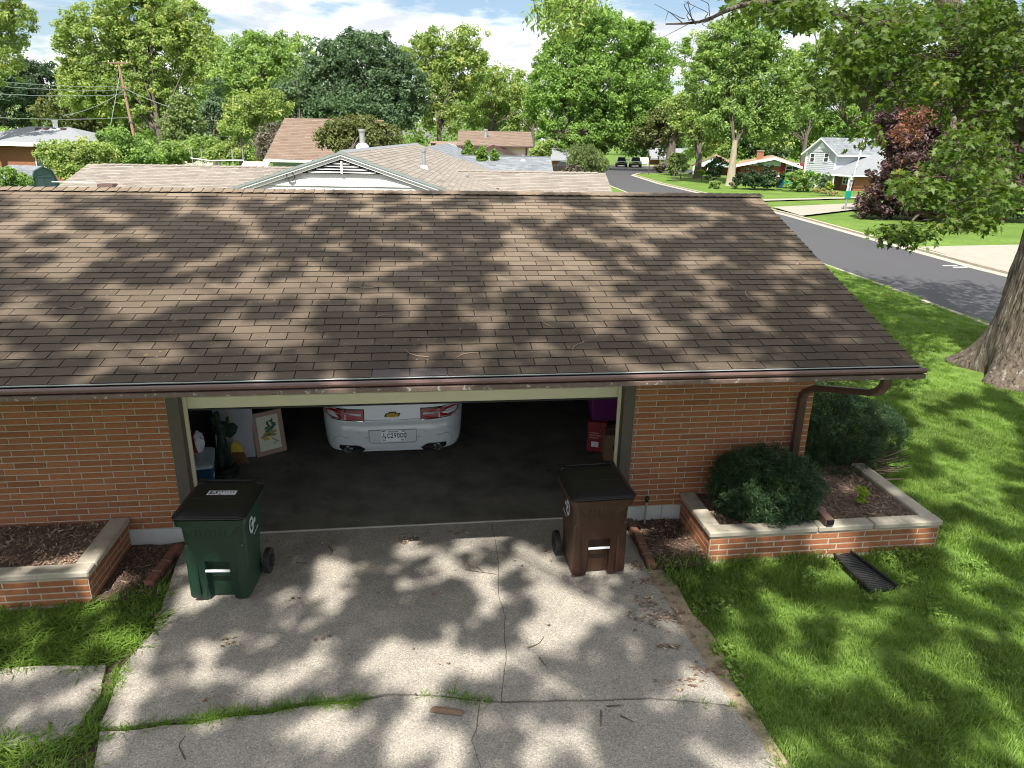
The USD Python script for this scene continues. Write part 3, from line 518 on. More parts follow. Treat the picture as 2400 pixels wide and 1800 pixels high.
# ---------------------------------------------------------------- wheeled bins
def bin_(label, x, y, rot, body_m, wheel_side, lab_z):
    t = thing('wheeled_bin', label, 'trash bin', (x, y, 0.002), rot)
    def hull(sl): return manifold3d.Manifold.hull_points(np.vstack(sl))
    b = hull([rrect(.245, .235, .07, .012, 7, 0, .01), rrect(.283, .285, .06, .86, 7)])
    b = b-hull([rrect(.115, .095, .012, -.02, 4, .0, -.245), rrect(.11, .09, .012, .44, 4, .0, -.275)])-hull([rrect(.15, .05, .012, -.05, 4, .0, -.265), rrect(.105, .05, .012, .26, 4, .0, -.275)])
    b = b+hull([rrect(.312, .318, .06, .835, 7, 0, -.005), rrect(.32, .33, .06, .90, 7, 0, -.005)])
    q = b.to_mesh(); body = prim('body', trimesh.Trimesh(q.vert_properties[:, :3], q.tri_verts), body_m, t, smooth=28)
    ap = prism([(-.27, .875), (.27, .875), (.27, .85), (.16, .735), (-.16, .735), (-.27, .85)][::-1], 'y', -.318, -.262)
    prim('grab_apron', ap, body_m, body); 
    for k in range(7): prim('rib', cham(-.13+.043*k-.005, -.13+.043*k+.005, -.3245, -.3175, .738, .80, .0015), body_m, body)
    for s in (-1, 1): prim('corner_flute', cham(s*.225-.045, s*.225+.045, -.262, -.235, .05, .62, .02), body_m, body)
    prim('handle_bar', cyl((-.108, -.252, .335), (.108, -.252, .335), .013, 12), M['white_plastic'], t, smooth=40)
    lid = hull([rrect(.318, .328, .06, .905, 7), rrect(.318, .328, .06, .925, 7), rrect(.305, .312, .06, .94, 7), rrect(.27, .26, .06, .972, 7, 0, .02)]); q = lid.to_mesh(); lp = prim('lid', trimesh.Trimesh(q.vert_properties[:, :3], q.tri_verts), M['black_plastic'], t, smooth=25)
    prim('lid_ridge', cat(cham(-.25, .25, -.20, -.19, .955, .962, .003), cham(-.23, .23, -.045, -.038, .971, .976, .002)), M['black_plastic'], lp)
    prim('rim', cat([tube(np.vstack([rrect(.322, .332, .06, .916, 7), rrect(.322, .332, .06, .916, 7)[:1]]), .008, 6)]), M['black_plastic'], lp, smooth=True)
    prim('hinge_handle', cat(cyl((-.24, .355, .955), (.24, .355, .955), .012, 10), [cham(s*.26-.035, s*.26+.035, .27, .37, .90, .975, .008) for s in (-1, 1)]), M['black_plastic'], t, smooth=40)
    for s in (-1, 1):
        wh = prim('wheel', cat(cyl((s*.285, .245, .125), (s*.335, .245, .125), .125, 22)), M['rubber'], t, smooth=40)
        prim('hub', cat(cyl((s*.334, .245, .125), (s*.339, .245, .125), .075, 16), [cham(-.06, .06, -.006, .006, 0, .004).apply_transform(trimesh.transformations.rotation_matrix(k*math.pi/5, (0, 0, 1))).apply_transform(trimesh.transformations.rotation_matrix(math.pi/2, (0, 1, 0))).apply_translation((s*.339, .245, .125)) for k in range(5)]), M['black_plastic'], wh)
    # round side sticker
    sx = wheel_side*.2845
    ring = trimesh.creation.annulus(.04, .066, .002, sections=28); ring.apply_scale((1, 1.25, 1)); ring.apply_transform(trimesh.transformations.rotation_matrix(math.pi/2, (0, 1, 0))); ring.apply_transform(trimesh.transformations.rotation_matrix(math.pi/2, (1, 0, 0)))
    ring.apply_translation((sx, -.06, .70)); band = cham(sx-.001, sx+.0025, -.06, .06, .68, .72, .0008); bars = [cyl((sx+wheel_side*.001, -.02, .58), (sx+wheel_side*.001, .12, .60), .004, 6), cyl((sx, -.17, .81), (sx, -.05, .83), .004, 6)]
    prim('sticker', cat(ring, band, bars), M['sticker'], t)
    return t, lp
gb, gl = bin_('dark green wheeled trash bin with a white label on its black lid', .66, -.87, -4, M['green_plastic'], 1, 1)
lb = prim('label', xf(bx(-.12, .14, -.035, .045, 0, .0015), trimesh.transformations.translation_matrix((.0, .055, .9735))), M['label_white'], gl)
r = np.random.default_rng(4); mk = []
for k in range(9): a = -.10+.026*k; mk.append(bx(a, a+r.uniform(.004, .016), .055+r.uniform(-.02, .02), .055+r.uniform(.02, .035), .9752, .9765))
prim('print', cat(mk), M['ink'], lb); prim('print', cat(bx(-.02, .012, .025, .034, .9752, .9765)), M['red'], lb); prim('print', cat(bx(-.105, -.05, .03, .046, .9752, .9765)), M['green_plastic'], lb)
bb, bl = bin_('dark brown wheeled trash bin with a plain black lid', 4.23, -.83, 2, M['brown_plastic'], -1, 1)

# ---------------------------------------------------------------- white coupe
cx0, cy0 = 2.155, 1.66
car = thing('white_coupe', 'white sports coupe parked nose in inside the garage', 'car', (cx0, cy0, 0))
lev = [(.195, .84, .12, 4.4), (.22, .895, .04, 4.5), (.30, .912, .015, 4.55), (.40, .92, .004, 4.6), (.50, .925, .0, 4.62), (.56, .93, .004, 4.62), (.60, .935, .035, 4.6), (.66, .94, .06, 4.58), (.76, .945, .095, 4.55), (.83, .94, .10, 4.5), (.865, .925, .12, 4.4), (.885, .88, .20, 4.3), (.89, .70, .35, 4.1)]
def outline(w, r0, L, z, n=44):
    P = []
    for k in range(n):
        a = 2*math.pi*k/n; c, s = math.cos(a), math.sin(a); e = .42
        X = w*np.sign(c)*abs(c)**e; hb = .75; Y = (r0+hb-hb*abs(s)**.55 if s < 0 else r0+L-hb+hb*abs(s)**.6); P.append((X, Y, z))
    return np.array(P)
body = prim('body', loft([outline(w_, a, L_, z) for z, w_, a, L_ in lev]), M['car_white'], car, smooth=30)
def yrear(x, z):
    zs = [l[0] for l in lev]; w_ = np.interp(z, zs, [l[1] for l in lev]); r0 = np.interp(z, zs, [l[2] for l in lev]); c = min(abs(x)/w_, .999)**(1/.42); s = math.sqrt(1-c*c); return r0+.75-.75*s**.55
prim('cabin', loft([rrect(.70, 1.25, .35, .88, 6, 0, 2.0), rrect(.60, .95, .3, 1.12, 6, 0, 2.05), rrect(.50, .65, .25, 1.20, 6, 0, 2.1)]), M['car_glass'], car, smooth=40)
def plate_on(pts, dz, off, m, name, parent, th=.012, **kw):
    """panel lying on the rear surface: pts (x,z) outline"""
    P = Polygon(pts); v, f = trimesh.creation.triangulate_polygon(Polygon(P).segmentize(.05), engine='earcut')
    v3 = np.array([(x, yrear(x, z)-off, z) for x, z in v]); b3 = v3+[0, th+off, 0]; n = len(v3); f = np.array(f)
    bd = list(Polygon(P).segmentize(.05).exterior.coords)[:-1]; bt = np.array([(x, yrear(x, z)-off, z) for x, z in bd]); nb = len(bd)
    F = list(f)+[(n+k, n+(k+1) % nb, n+nb+(k+1) % nb) for k in range(nb)]+[(n+k, n+nb+(k+1) % nb, n+nb+k) for k in range(nb)]
    m_ = trimesh.Trimesh(np.vstack([v3, bt, bt+[0, off+th, 0]]), F, process=False); m_.fix_normals(); return prim(name, m_, m, parent, **kw)
for s in (-1, 1):
    o = [(s*.36, .635), (s*.36, .79), (s*.80, .80), (s*.885, .76), (s*.87, .70), (s*.78, .655)]
    fr = plate_on(o, 0, .006, M['car_dark'], 'tail_lamp', car)
    plate_on([(s*.375, .65), (s*.375, .775), (s*.60, .775), (s*.60, .66)], 0, .012, M['lamp_red'], 'lens', fr); plate_on([(s*.615, .665), (s*.615, .775), (s*.80, .785), (s*.868, .755), (s*.855, .71), (s*.77, .67)], 0, .012, M['lamp_red'], 'lens', fr)
    plate_on([(s*.40, .705), (s*.40, .73), (s*.80, .755), (s*.82, .735)], 0, .017, M['pale_plastic'], 'reflector', fr)
    plate_on([(s*.375, .640), (s*.375, .648), (s*.76, .664), (s*.77, .656)], 0, .017, M['chrome'], 'trim_line', fr)
    ex = plate_on([(s*.36, .26), (s*.40, .225), (s*.66, .235), (s*.70, .27), (s*.69, .315), (s*.47, .32), (s*.42, .305)], 0, .016, M['car_dark'], 'exhaust_surround', car)
    tp = trimesh.creation.annulus(.036, .043, .10, sections=20); tp.apply_transform(trimesh.transformations.rotation_matrix(math.pi/2, (1, 0, 0))); tp.apply_translation((s*.585, yrear(s*.585, .27)-.01, .272)); prim('exhaust_pipe', tp, M['chrome'], ex, smooth=40)
    for px_, pz in ((s*.42, .50), (s*.72, .525)):
        d_ = trimesh.creation.annulus(.012, .015, .004, sections=14); d_.apply_transform(trimesh.transformations.rotation_matrix(math.pi/2, (1, 0, 0))); d_.apply_translation((px_, yrear(px_, pz)-.001, pz)); prim('parking_sensor', d_, M['grey_metal'], car)
    for wy in (1.05, 3.75): prim('wheel', cyl((s*.70, wy, .32), (s*.915, wy, .32), .33, 26), M['rubber'], car, smooth=40)
    pts = [(s*.30, .425), (s*.60, .43), (s*.70, .445), (s*.76, .40), (s*.775, .33)]
    prim('bumper_seam', tube([(x, yrear(x, z)-.001, z) for x, z in pts], .0035, 6), M['grey_trim'], car)
prim('deck_seam', tube([(x, yrear(x, .655)-.001, .645+.02*abs(x)) for x in np.linspace(-.36, .36, 9)], .004, 6), M['grey_trim'], car)
plate_on([(-.305, .365), (-.305, .53), (.305, .53), (.305, .365), (.27, .345), (-.27, .345)], 0, .003, M['car_white'], 'plate_recess', car)
prim('recess_rim', cat([tube([(x, yrear(x, z)-.004, z) for x, z in ((-.305, .53), (0, .53), (.305, .53), (.305, .37), (.27, .348), (0, .345), (-.27, .348), (-.305, .37), (-.305, .53))], .006, 6)]), M['grey_trim'], car)
PY = yrear(0, .46)-.012
plate = prim('licence_plate', bx(-.152, .152, PY-.004, PY+.008, .375, .53), M['label_white'], car)
def text_at(s, h, x, z, y, m, par, name='lettering', sx=1.0, bold=False):
    tm = meshkit.text_mesh(s, h, .0015, bold); tm.apply_scale((sx, 1, 1)); tm.apply_transform(trimesh.transformations.rotation_matrix(math.pi/2, (1, 0, 0))); tm.apply_translation((x, y, z)); return prim(name, tm, m, par)
text_at('C290CC', .062, -.075, .425, PY-.0042, M['ink'], plate, sx=.72, bold=True); text_at('INDIANA', .018, -.055, .503, PY-.0042, M['ink'], plate, sx=1.1, bold=True)
wc = trimesh.creation.annulus(.020, .026, .0015, sections=20); wc.apply_transform(trimesh.transformations.rotation_matrix(math.pi/2, (1, 0, 0))); wc.apply_translation((-.115, PY-.0045, .43))
prim('wheelchair_symbol', cat(wc, bx(-.122, -.116, PY-.006, PY-.0042, .435, .475), bx(-.122, -.098, PY-.006, PY-.0042, .437, .443), trimesh.creation.icosphere(1, .007).apply_translation((-.119, PY-.004, .482)), bx(-.102, -.096, PY-.006, PY-.0042, .415, .44)), M['ink'], plate)
prim('registration_sticker', bx(.115, .148, PY-.006, PY-.0042, .508, .526), M['teal_paint'], plate); prim('print', cat(bx(.105, .14, PY-.006, PY-.0042, .385, .398), bx(-.135, -.09, PY-.006, PY-.0042, .385, .392), bx(-.14, -.10, PY-.006, PY-.0042, .51, .52)), M['ink'], plate)
BY = yrear(0, .72)-.008
bow = [(-.105, -.03), (-.085, .016), (-.045, .016), (-.045, .034), (.045, .034), (.045, .016), (.105, .016), (.085, -.03), (.045, -.03), (.045, -.042), (-.045, -.042), (-.045, -.03)]
em = prim('emblem', xf(prism(bow, 'y', 0, .012), trimesh.transformations.translation_matrix((0, BY-.004, .715))), M['car_dark'], car); prim('badge_fill', xf(prism([tuple(np.array(p)*.80) for p in bow], 'y', 0, .012), trimesh.transformations.translation_matrix((0, BY-.009, .714))), M['gold'], em)

# ---------------------------------------------------------------- things standing in the garage
FZ = .013
def cooler():
    x, y = -.20, 1.30; t = thing('cooler_box', 'blue cooler box with a pale grey lid inside the door', 'cooler', (x, y, FZ), 12)
    prim('body', loft([rrect(.17, .25, .04, 0, 4), rrect(.19, .28, .04, .34, 4)]), M['blue_plastic'], t, smooth=30); l = prim('lid', loft([rrect(.20, .29, .045, .345, 4), rrect(.20, .29, .045, .375, 4), rrect(.16, .25, .04, .405, 4)]), M['pale_plastic'], t, smooth=30)
    prim('lid_recess', cat(cham(-.05, .05, -.20, .20, .403, .412, .003)), M['pale_plastic'], l); prim('badge', cham(.176, .19, -.16, -.06, .18, .205, .002), M['label_white'], t)
cooler()
bag = thing('shopping_bag', 'red and white plastic shopping bag on the cooler lid', 'bag', (-.26, 1.45, FZ+.408))
ic = trimesh.creation.icosphere(4, .15); v = ic.vertices.copy(); v[:, 2] = np.maximum(v[:, 2], -.09)+.092; nz = meshkit.fbm(v*14, 3, 2)-.5; v *= (1+.55*nz)[:, None]*np.array([.9, .85, 1.0]); v[:, 2] = np.maximum(v[:, 2], 0.002)
b = prim('bag', trimesh.Trimesh(v, ic.faces), M['white_plastic'], bag, smooth=25)
fc = ic.triangles_center; sel = (np.sin(fc[:, 0]*42+fc[:, 2]*9) > .35) & (fc[:, 2] > -.08); sub = trimesh.Trimesh(v*1.012, ic.faces[sel], process=False); prim('red_print', sub, M['red'], b)
st = thing('angel_statue', 'dark bronze winged figure statue on a round base', 'statue', (.03, 1.62, FZ))
prim('base', cat(trimesh.creation.cylinder(.17, .06, sections=32).apply_translation((0, 0, .03)), trimesh.creation.cylinder(.145, .05, sections=32).apply_translation((0, 0, .085))), M['black_plastic'], st, smooth=30)
J = {'fl': ((-.035, -.02, .11), .028), 'fr': ((.045, .03, .11), .03), 'kl': ((-.04, 0, .28), .05), 'kr': ((.035, .01, .27), .045), 'hip': ((0, 0, .45), .062), 'ws': ((.0, 0, .55), .048), 'ch': ((-.005, 0, .66), .058), 'nk': ((-.02, 0, .735), .024), 'hd': ((-.03, -.005, .80), .042), 'hc': ((-.02, .01, .845), .02),
     'sl': ((-.065, 0, .69), .028), 'el': ((-.085, -.03, .78), .02), 'hl': ((-.02, -.05, .86), .015), 'sr': ((.055, 0, .69), .028), 'er': ((.10, -.05, .72), .02), 'hr': ((.12, -.07, .80), .016), 'hem': ((.07, .03, .16), .04)}
prim('figure', hull_chain(J, [('fl', 'kl'), ('fr', 'kr'), ('kl', 'hip'), ('kr', 'hip'), ('hip', 'ws'), ('ws', 'ch'), ('ch', 'nk'), ('nk', 'hd'), ('hd', 'hc'), ('ch', 'sl'), ('sl', 'el'), ('el', 'hl'), ('ch', 'sr'), ('sr', 'er'), ('er', 'hr'), ('kr', 'hem'), ('kl', 'hem')], .018, 5), M['bronze'], st, smooth=True)
for s in (-1, 1):
    wing = [(0, .60), (s*.06, .66), (s*.15, .68), (s*.20, .62), (s*.17, .54), (s*.10, .48), (s*.04, .50)] if s > 0 else [(0, .60), (s*.06, .66), (s*.10, .70), (s*.12, .62), (s*.09, .54), (s*.04, .50)]
    w_ = prism(wing if s > 0 else wing[::-1], 'y', .03, .055); w_.fix_normals(); prim('wing', w_, M['bronze'], st)
br = thing('broom', 'yellow broom leaning on the white panel', 'broom', (.12, 1.90, FZ))
prim('handle', cyl((-.03, .06, .26), (-.16, .16, 1.42), .012, 10), M['yellow_wood'], br, smooth=True); prim('cap', loft([rrect(.075, .025, .01, .17, 3, .0, .03), rrect(.06, .022, .01, .25, 3, -.02, .05), rrect(.018, .018, .01, .29, 3, -.03, .06)]), M['yellow_plastic'], br, smooth=40)
bs, r = [], np.random.default_rng(3)
for k in range(90): a, c = r.uniform(-.072, .072), r.uniform(-.02, .02); bs.append(cyl((a, .03+c, .18), (a*1.6+.03+r.normal(0, .006), c*1.3+r.normal(0, .004), r.uniform(.0, .02)), .0028, 4))
prim('bristles', cat(bs), M['straw'], br)
wp = thing('leaning_board', 'tall white board leaning behind the broom', 'board', (.10, 2.12, FZ), 4)
prim('face', xf(cham(-.29, .20, -.02, .02, 0, 1.75, .004), trimesh.transformations.rotation_matrix(-.06, (1, 0, 0))), M['drywall'], wp)
cb = thing('dark_cabinet', 'dark cabinet standing left of the white panel', 'cabinet', (-.44, 2.75, FZ)); prim('carcass', cham(-.22, .22, -.25, .3, 0, 1.9, .01), M['dark_wall'], cb); prim('cabinet_door', cham(-.2, .2, -.27, -.252, .06, 1.86, .006), M['dark_wall'], cb)
fp = G(556, 991, 0); fq = G(621, 974, 0); fd = (fq-fp)/np.linalg.norm(fq-fp)
fr = thing('framed_picture', 'framed print of green birds leaning inside the garage', 'picture', (fp[0], fp[1], FZ), math.degrees(math.atan2(fd[1], fd[0])))
FWd, FHt = float(np.linalg.norm(fq-fp)), .60; T = trimesh.transformations.rotation_matrix(-.16, (1, 0, 0)); bd = .062
prim('moulding', xf(cat(cham(0, FWd, 0, .03, 0, bd, .006), cham(0, FWd, 0, .03, FHt-bd, FHt, .006), cham(0, bd, 0, .03, bd, FHt-bd, .006), cham(FWd-bd, FWd, 0, .03, bd, FHt-bd, .006)), T), M['frame_wood'], fr)
pic = prim('print', xf(bx(bd, FWd-bd, .012, .018, bd, FHt-bd), T), M['paper'], fr)
def blob(cx, cz, rx, rz, m, seed, y=.0105, rot=0, n=26):
    a = np.linspace(0, 2*np.pi, n, endpoint=False); rr = 1+.35*(meshkit.noise(np.column_stack([np.cos(a)*2+seed*7, np.sin(a)*2, np.full(n, seed)]), seed)-.5)*2; P = np.column_stack([np.cos(a)*rx*rr, np.sin(a)*rz*rr]); c, s = math.cos(rot), math.sin(rot); P = P@np.array([[c, s], [-s, c]])+[cx, cz]
    m_ = prism([tuple(p) for p in P], 'y', y, .0125); m_.fix_normals(); return xf(m_, T)
mx = FWd/2; mz = FHt/2
M['print_green'] = mat('printed_green', (.05, .12, .06), .7, .3, 40); M['print_teal'] = mat('printed_teal', (.03, .13, .10), .7, .3, 40); M['print_olive'] = mat('printed_olive', (.30, .27, .10), .7, .3, 40); M['print_yellow'] = mat('printed_yellow', (.50, .40, .06), .7, .2, 40); M['print_pink'] = mat('printed_pink', (.30, .20, .15), .7, .3, 40)
prim('painted_branch', cat(blob(mx, mz-.01, .10, .035, M['print_olive'], 3, .0108, .3), blob(mx+.03, mz-.035, .08, .02, 0, 8, .0108, -.2)), M['print_olive'], pic)
prim('painted_leaves', cat([blob(mx+.03+.05*math.cos(k), mz+.115+.045*math.sin(k*1.7), .034, .014, 0, 20+k, .0104, k*1.1) for k in range(8)]), M['print_green'], pic)
prim('painted_bird', cat(blob(mx+.015, mz+.045, .075, .022, 0, 31, .0098, .45), blob(mx+.08, mz+.075, .03, .008, 0, 33, .0099, .5)), M['print_teal'], pic)
prim('painted_bird', cat(blob(mx-.05, mz-.075, .045, .024, 0, 35, .0098, -.2)), M['print_yellow'], pic)
prim('painted_flowers', cat([blob(mx+.04+.022*k % .07, mz-.09-.018*k, .022, .007, 0, 40+k, .0100, -.9+.4*k) for k in range(5)]), M['print_pink'], pic)
rb = thing('red_carton', 'red and white carton with a picture label under the tote', 'box', (5.02, 2.02, FZ), -20); prim('carton', cham(-.16, .10, -.16, .30, 0, .44, .004), M['red'], rb); prim('white_face', cham(-.1625, -.158, -.13, .26, .05, .40, .001), M['label_white'], rb)
prim('print', cat([bx(-.13, .0+.03*(k % 2), -.1625, -.1605, .27-.035*k, .285-.035*k) for k in range(3)]), M['frame_wood'], rb); prim('print', bx(-.10, .0, -.1625, -.1605, .07, .15), M['label_white'], rb)
pt = thing('purple_tote', 'purple storage tote on top of the red carton', 'tote', (5.14, 2.14, FZ+.445), -8); prim('tub', loft([rrect(.24, .22, .04, 0, 4), rrect(.29, .27, .05, .42, 4)]), M['purple'], pt, smooth=30); prim('lid', loft([rrect(.30, .28, .05, .421, 4), rrect(.30, .28, .05, .45, 4)]), M['purple'], pt, smooth=30)
kb = thing('cardboard_box', 'brown cardboard box stacked beside the red carton', 'box', (5.32, 1.72, FZ), -8); prim('carton', cham(-.32, .24, -.19, .20, 0, .37, .004), M['cardboard'], kb); prim('tape', bx(-.301, .241, -.03, .03, .3705, .372), M['paper'], kb); prim('flap', cham(-.30, .24, -.19, .004, .3725, .378, .001), M['cardboard'], kb)
rt = thing('red_tote', 'red plastic tote in front of the cardboard box', 'tote', (5.34, 1.26, FZ), -8); prim('tub', loft([rrect(.25, .17, .03, 0, 4), rrect(.30, .21, .04, .22, 4)]), M['red'], rt, smooth=30); prim('rim', loft([rrect(.31, .22, .04, .22, 4), rrect(.31, .22, .04, .25, 4)]), M['red'], rt, smooth=30)
# splash block below the planter
sb = thing('splash_block', 'black ribbed plastic splash block in the grass', 'splash block', (6.93, -.97, .0), -172+180)
pts = [(-.115, 0), (-.15, -.60)]; 
prim('tray', loft([np.array([(-.10, .0, -.03), (.10, .0, -.03), (.10, .0, .035), (-.10, .0, .035)]), np.array([(-.17, -.60, -.03), (.17, -.60, -.03), (.17, -.60, .0), (-.17, -.60, .0)])]), M['black_plastic'], sb)
prim('side_rim', cat([tube([(s*.105, .0, .05), (s*.165, -.60, .02)], .016, 6) for s in (-1, 1)]), M['black_plastic'], sb)
for k in range(22): y = -.02-.026*k; w_ = .10+.065*(-y/.6)-.012; prim('ridge', tube([(-w_, y, .037+.058*y), (0, y-.014, .040+.058*y), (w_, y, .037+.058*y)], .0065, 5), M['black_plastic'], sb)
# ---------------------------------------------------------------- neighbouring houses
class H:
    """house in its own frame: +x along the ridge of the main body, +y away from the viewer"""
    def __init__(s, name, label, cat_, o, ang, group=None):
        s.t = thing(name, label, cat_, (o[0], o[1], 0), ang, group); s.a = math.radians(ang); s.o = np.array([o[0], o[1], 0.0])
    def loc(s, P): d_ = np.asarray(P)-s.o; c, q = math.cos(-s.a), math.sin(-s.a); return np.array([c*d_[0]-q*d_[1], q*d_[0]+c*d_[1], d_[2]])
    def hit(s, x, y, axis, val):      # pixel ray against a plane of the house frame
        c, q = math.cos(-s.a), math.sin(-s.a); R_ = np.array([[c, -q, 0], [q, c, 0], [0, 0, 1.0]]); o = s.loc(CAM); d_ = R_@ray(x, y); return o+d_*((val-o[axis])/d_[axis])
    def add(s, name, m, mt, par=None, **kw): return prim(name, m, M[mt] if isinstance(mt, str) else mt, par or s.t, **kw)
    def slope(s, par, o, U, L, Wv, mt, ex=.13, tw=.32, seed=1, keepf=None, name='shingle_field', lift=.008):
        o, U, Wv = (np.array(q, float) for q in (o, U, Wv)); U /= np.linalg.norm(U); SL_ = np.linalg.norm(Wv); W_ = Wv/SL_; N_ = np.cross(U, W_)
        if N_[2] < 0: N_ = -N_
        n = max(1, int(round(SL_/ex))); kf = keepf or (lambda k, a, b: (max(a, 0), min(b, L)))
        tb = tab_field(o, U, W_, N_, (-2, int(L/tw)+2), n, SL_/n, tw, (lambda k, a, b: kf((k+.5)/n, a, b)), seed, slot=.006, lift=lift)
        if np.dot(np.cross(U, W_), N_) < 0: tb = [(t[0], t[1][:, ::-1], t[2]) for t in tb]
        (v, f), tn = join(tb); s.add(name, (v, f), mt, par, tone=tn, kind='stuff')
    def vent(s, x, y, z0, h, r_, base=True, mt='grey_metal', name='vent_pipe', par=None):
        p = s.add(name, cat(cyl((x, y, z0-.1), (x, y, z0+h), r_, 12)), mt, par, smooth=40)
        s.add('cap', cat(cyl((x, y, z0+h*.9), (x, y, z0+h+.03), r_*1.35, 12)), mt, p, smooth=40)
        if base: s.add('flashing', loft([rrect(r_*2.2, r_*2.2, .02, z0-.12, 3, x, y), rrect(r_*2.2, r_*2.2, .02, z0+.0, 3, x, y), rrect(r_*1.3, r_*1.3, .02, z0+.10, 3, x, y)]), 'white_trim', p)
    def window(s, par, x, y, z, w, h, n=1, face='-y', mt='white_trim'):
        """framed window standing proud of a wall that faces -y or +x/-x"""
        fr = [cham(-w/2, w/2, -.03, 0, 0, .06, .005), cham(-w/2, w/2, -.03, 0, h-.06, h, .005), cham(-w/2, -w/2+.06, -.03, 0, .06, h-.06, .005), cham(w/2-.06, w/2, -.03, 0, .06, h-.06, .005), cham(-w/2+.06, w/2-.06, -.028, 0, h/2-.02, h/2+.02, .004)]
        fr += [cham(-w/2+k*w/n-.025, -w/2+k*w/n+.025, -.029, 0, .06, h-.06, .004) for k in range(1, n)]
        rot = {'-y': 0, '+x': 90, '-x': -90}[face]; f = s.add('window', rotz(cat(fr), rot, (x, y, z)), mt, par); s.add('pane', rotz(bx(-w/2+.05, w/2-.05, -.014, -.004, .05, h-.05), rot, (x, y, z)), 'pane', f); return f
def gable_roof_mesh(x0, x1, y0, yr, y1, ze, zr, th=.12):
    """ridge along x"""
    return prism([(y0, ze), (yr, zr), (y1, ze), (y1, ze-th), (yr, zr-th), (y0, ze-th)], 'x', x0, x1)
def fixn(m): m.fix_normals(); return m
# A: the house just behind the garage: white gable facing us, low wings left and right
apex = at(735, 327, 16.6)
rend = G(901, 310, apex[2]); AA = -math.degrees(math.atan2(rend[0]-apex[0], rend[1]-apex[1])); Ly = float(np.hypot(rend[0]-apex[0], rend[1]-apex[1]))
A = H('white_gable_house', 'white gabled house with grey shingle roof right behind the garage', 'house', (apex[0], apex[1]), AA)
Lz = apex[2]; lft = A.hit(495, 408, 1, 0); rgt = A.hit(985, 415, 1, 0); sl = ((Lz-lft[2])/-lft[0]+(Lz-rgt[2])/rgt[0])/2; hw = (Lz-2.35)/sl
lw = A.hit(206, 353, 2, 3.02); rw = A.hit(1312, 375, 2, 3.02); yr_w = (lw[1]+rw[1])/2
wl_ = A.add('wall', fixn(prism([(-hw+.3, -.05), (hw-.3, -.05), (hw-.3, 2.3), (0, Lz-.12-.02), (-hw+.3, 2.3)], 'y', .14, Ly-.3)), 'siding_white')
zs = np.arange(2.05, Lz-.2, .155)
for k, z in enumerate(zs):                     # wide lap boards on the gable
    z1 = z+.15; ww = min(hw-.3, (Lz-.14-z)/sl-.02); ww1 = max(.02, min(hw-.3, (Lz-.14-z1)/sl-.02))
    if Lz-z1 < .50: continue
    A.add('siding_board', fixn(loft([np.array([(-ww, .08, z), (ww, .08, z), (ww, .139, z), (-ww, .139, z)]), np.array([(-ww1, .115, z1), (ww1, .115, z1), (ww1, .139, z1), (-ww1, .139, z1)])])), 'siding_white', wl_)
vz = Lz-.50; lv = A.add('gable_vent', fixn(prism([(-(Lz-.17-vz)/sl, vz), ((Lz-.17-vz)/sl, vz), (0, Lz-.17)], 'y', .12, .138)), 'car_dark')
for k in range(5):
    z = vz+.02+.065*k; ww = (Lz-.18-z-.035)/sl-.01
    if ww > .04: A.add('louvre', fixn(loft([np.array([(-ww, .06, z), (ww, .06, z), (ww, .07, z), (-ww, .07, z)]), np.array([(-ww, .105, z+.032), (ww, .105, z+.032), (ww, .115, z+.032), (-ww, .115, z+.032)])])), 'siding_white', lv)
A.add('mullion', cham(-.025, .025, .03, .058, vz, Lz-.22, .004), 'siding_white', lv)
rf = A.add('roof', cat([fixn(loft([np.array([(0, 0, Lz-.1), (0, 0, Lz-.005), (s_*hw, 0, 2.345), (s_*hw, 0, 2.25)]), np.array([(0, Ly, Lz-.1), (0, Ly, Lz-.005), (s_*hw, Ly, 2.345), (s_*hw, Ly, 2.25)])])) for s_ in (-1, 1)]), 'grey_trim')
A.slope(rf, (hw, 0, 2.345), (0, 1, 0), Ly, (-hw, 0, Lz-2.345), 'shingle_grey', seed=11, ex=.14); A.slope(rf, (-hw, 0, 2.345), (0, 1, 0), Ly, (hw, 0, Lz-2.345), 'shingle_grey', seed=12, ex=.14)
A.add('ridge_cap', fixn(loft([np.array([(-.13, .05, Lz-.13*sl+.0), (0, .05, Lz+.03), (.13, .05, Lz-.13*sl), (0, .05, Lz-.04)]), np.array([(-.13, Ly, Lz-.13*sl), (0, Ly, Lz+.03), (.13, Ly, Lz-.13*sl), (0, Ly, Lz-.04)])])), 'roof_grey', rf)
for s_ in (-1, 1):
    for (y0, y1, d0, d1, m_) in ((-.03, .0, .0, .055, 'grey_trim'), (-.012, .02, .056, .10, 'white_trim'), (.03, .06, .10, .175, 'white_trim')):
        A.add('rake_board', fixn(loft([np.array([(0, y0, Lz-d0), (0, y1, Lz-d0), (0, y1, Lz-d1), (0, y0, Lz-d1)]), np.array([(s_*hw, y0, 2.345-d0), (s_*hw, y1, 2.345-d0), (s_*hw, y1, 2.345-d1), (s_*hw, y0, 2.345-d1)])])), m_)
    A.add('rake_board', fixn(loft([np.array([(0, Ly, Lz-.0), (0, Ly+.03, Lz), (0, Ly+.03, Lz-.16), (0, Ly, Lz-.16)]), np.array([(s_*hw, Ly, 2.345), (s_*hw, Ly+.03, 2.345), (s_*hw, Ly+.03, 2.185), (s_*hw, Ly, 2.185)])])), 'white_trim')
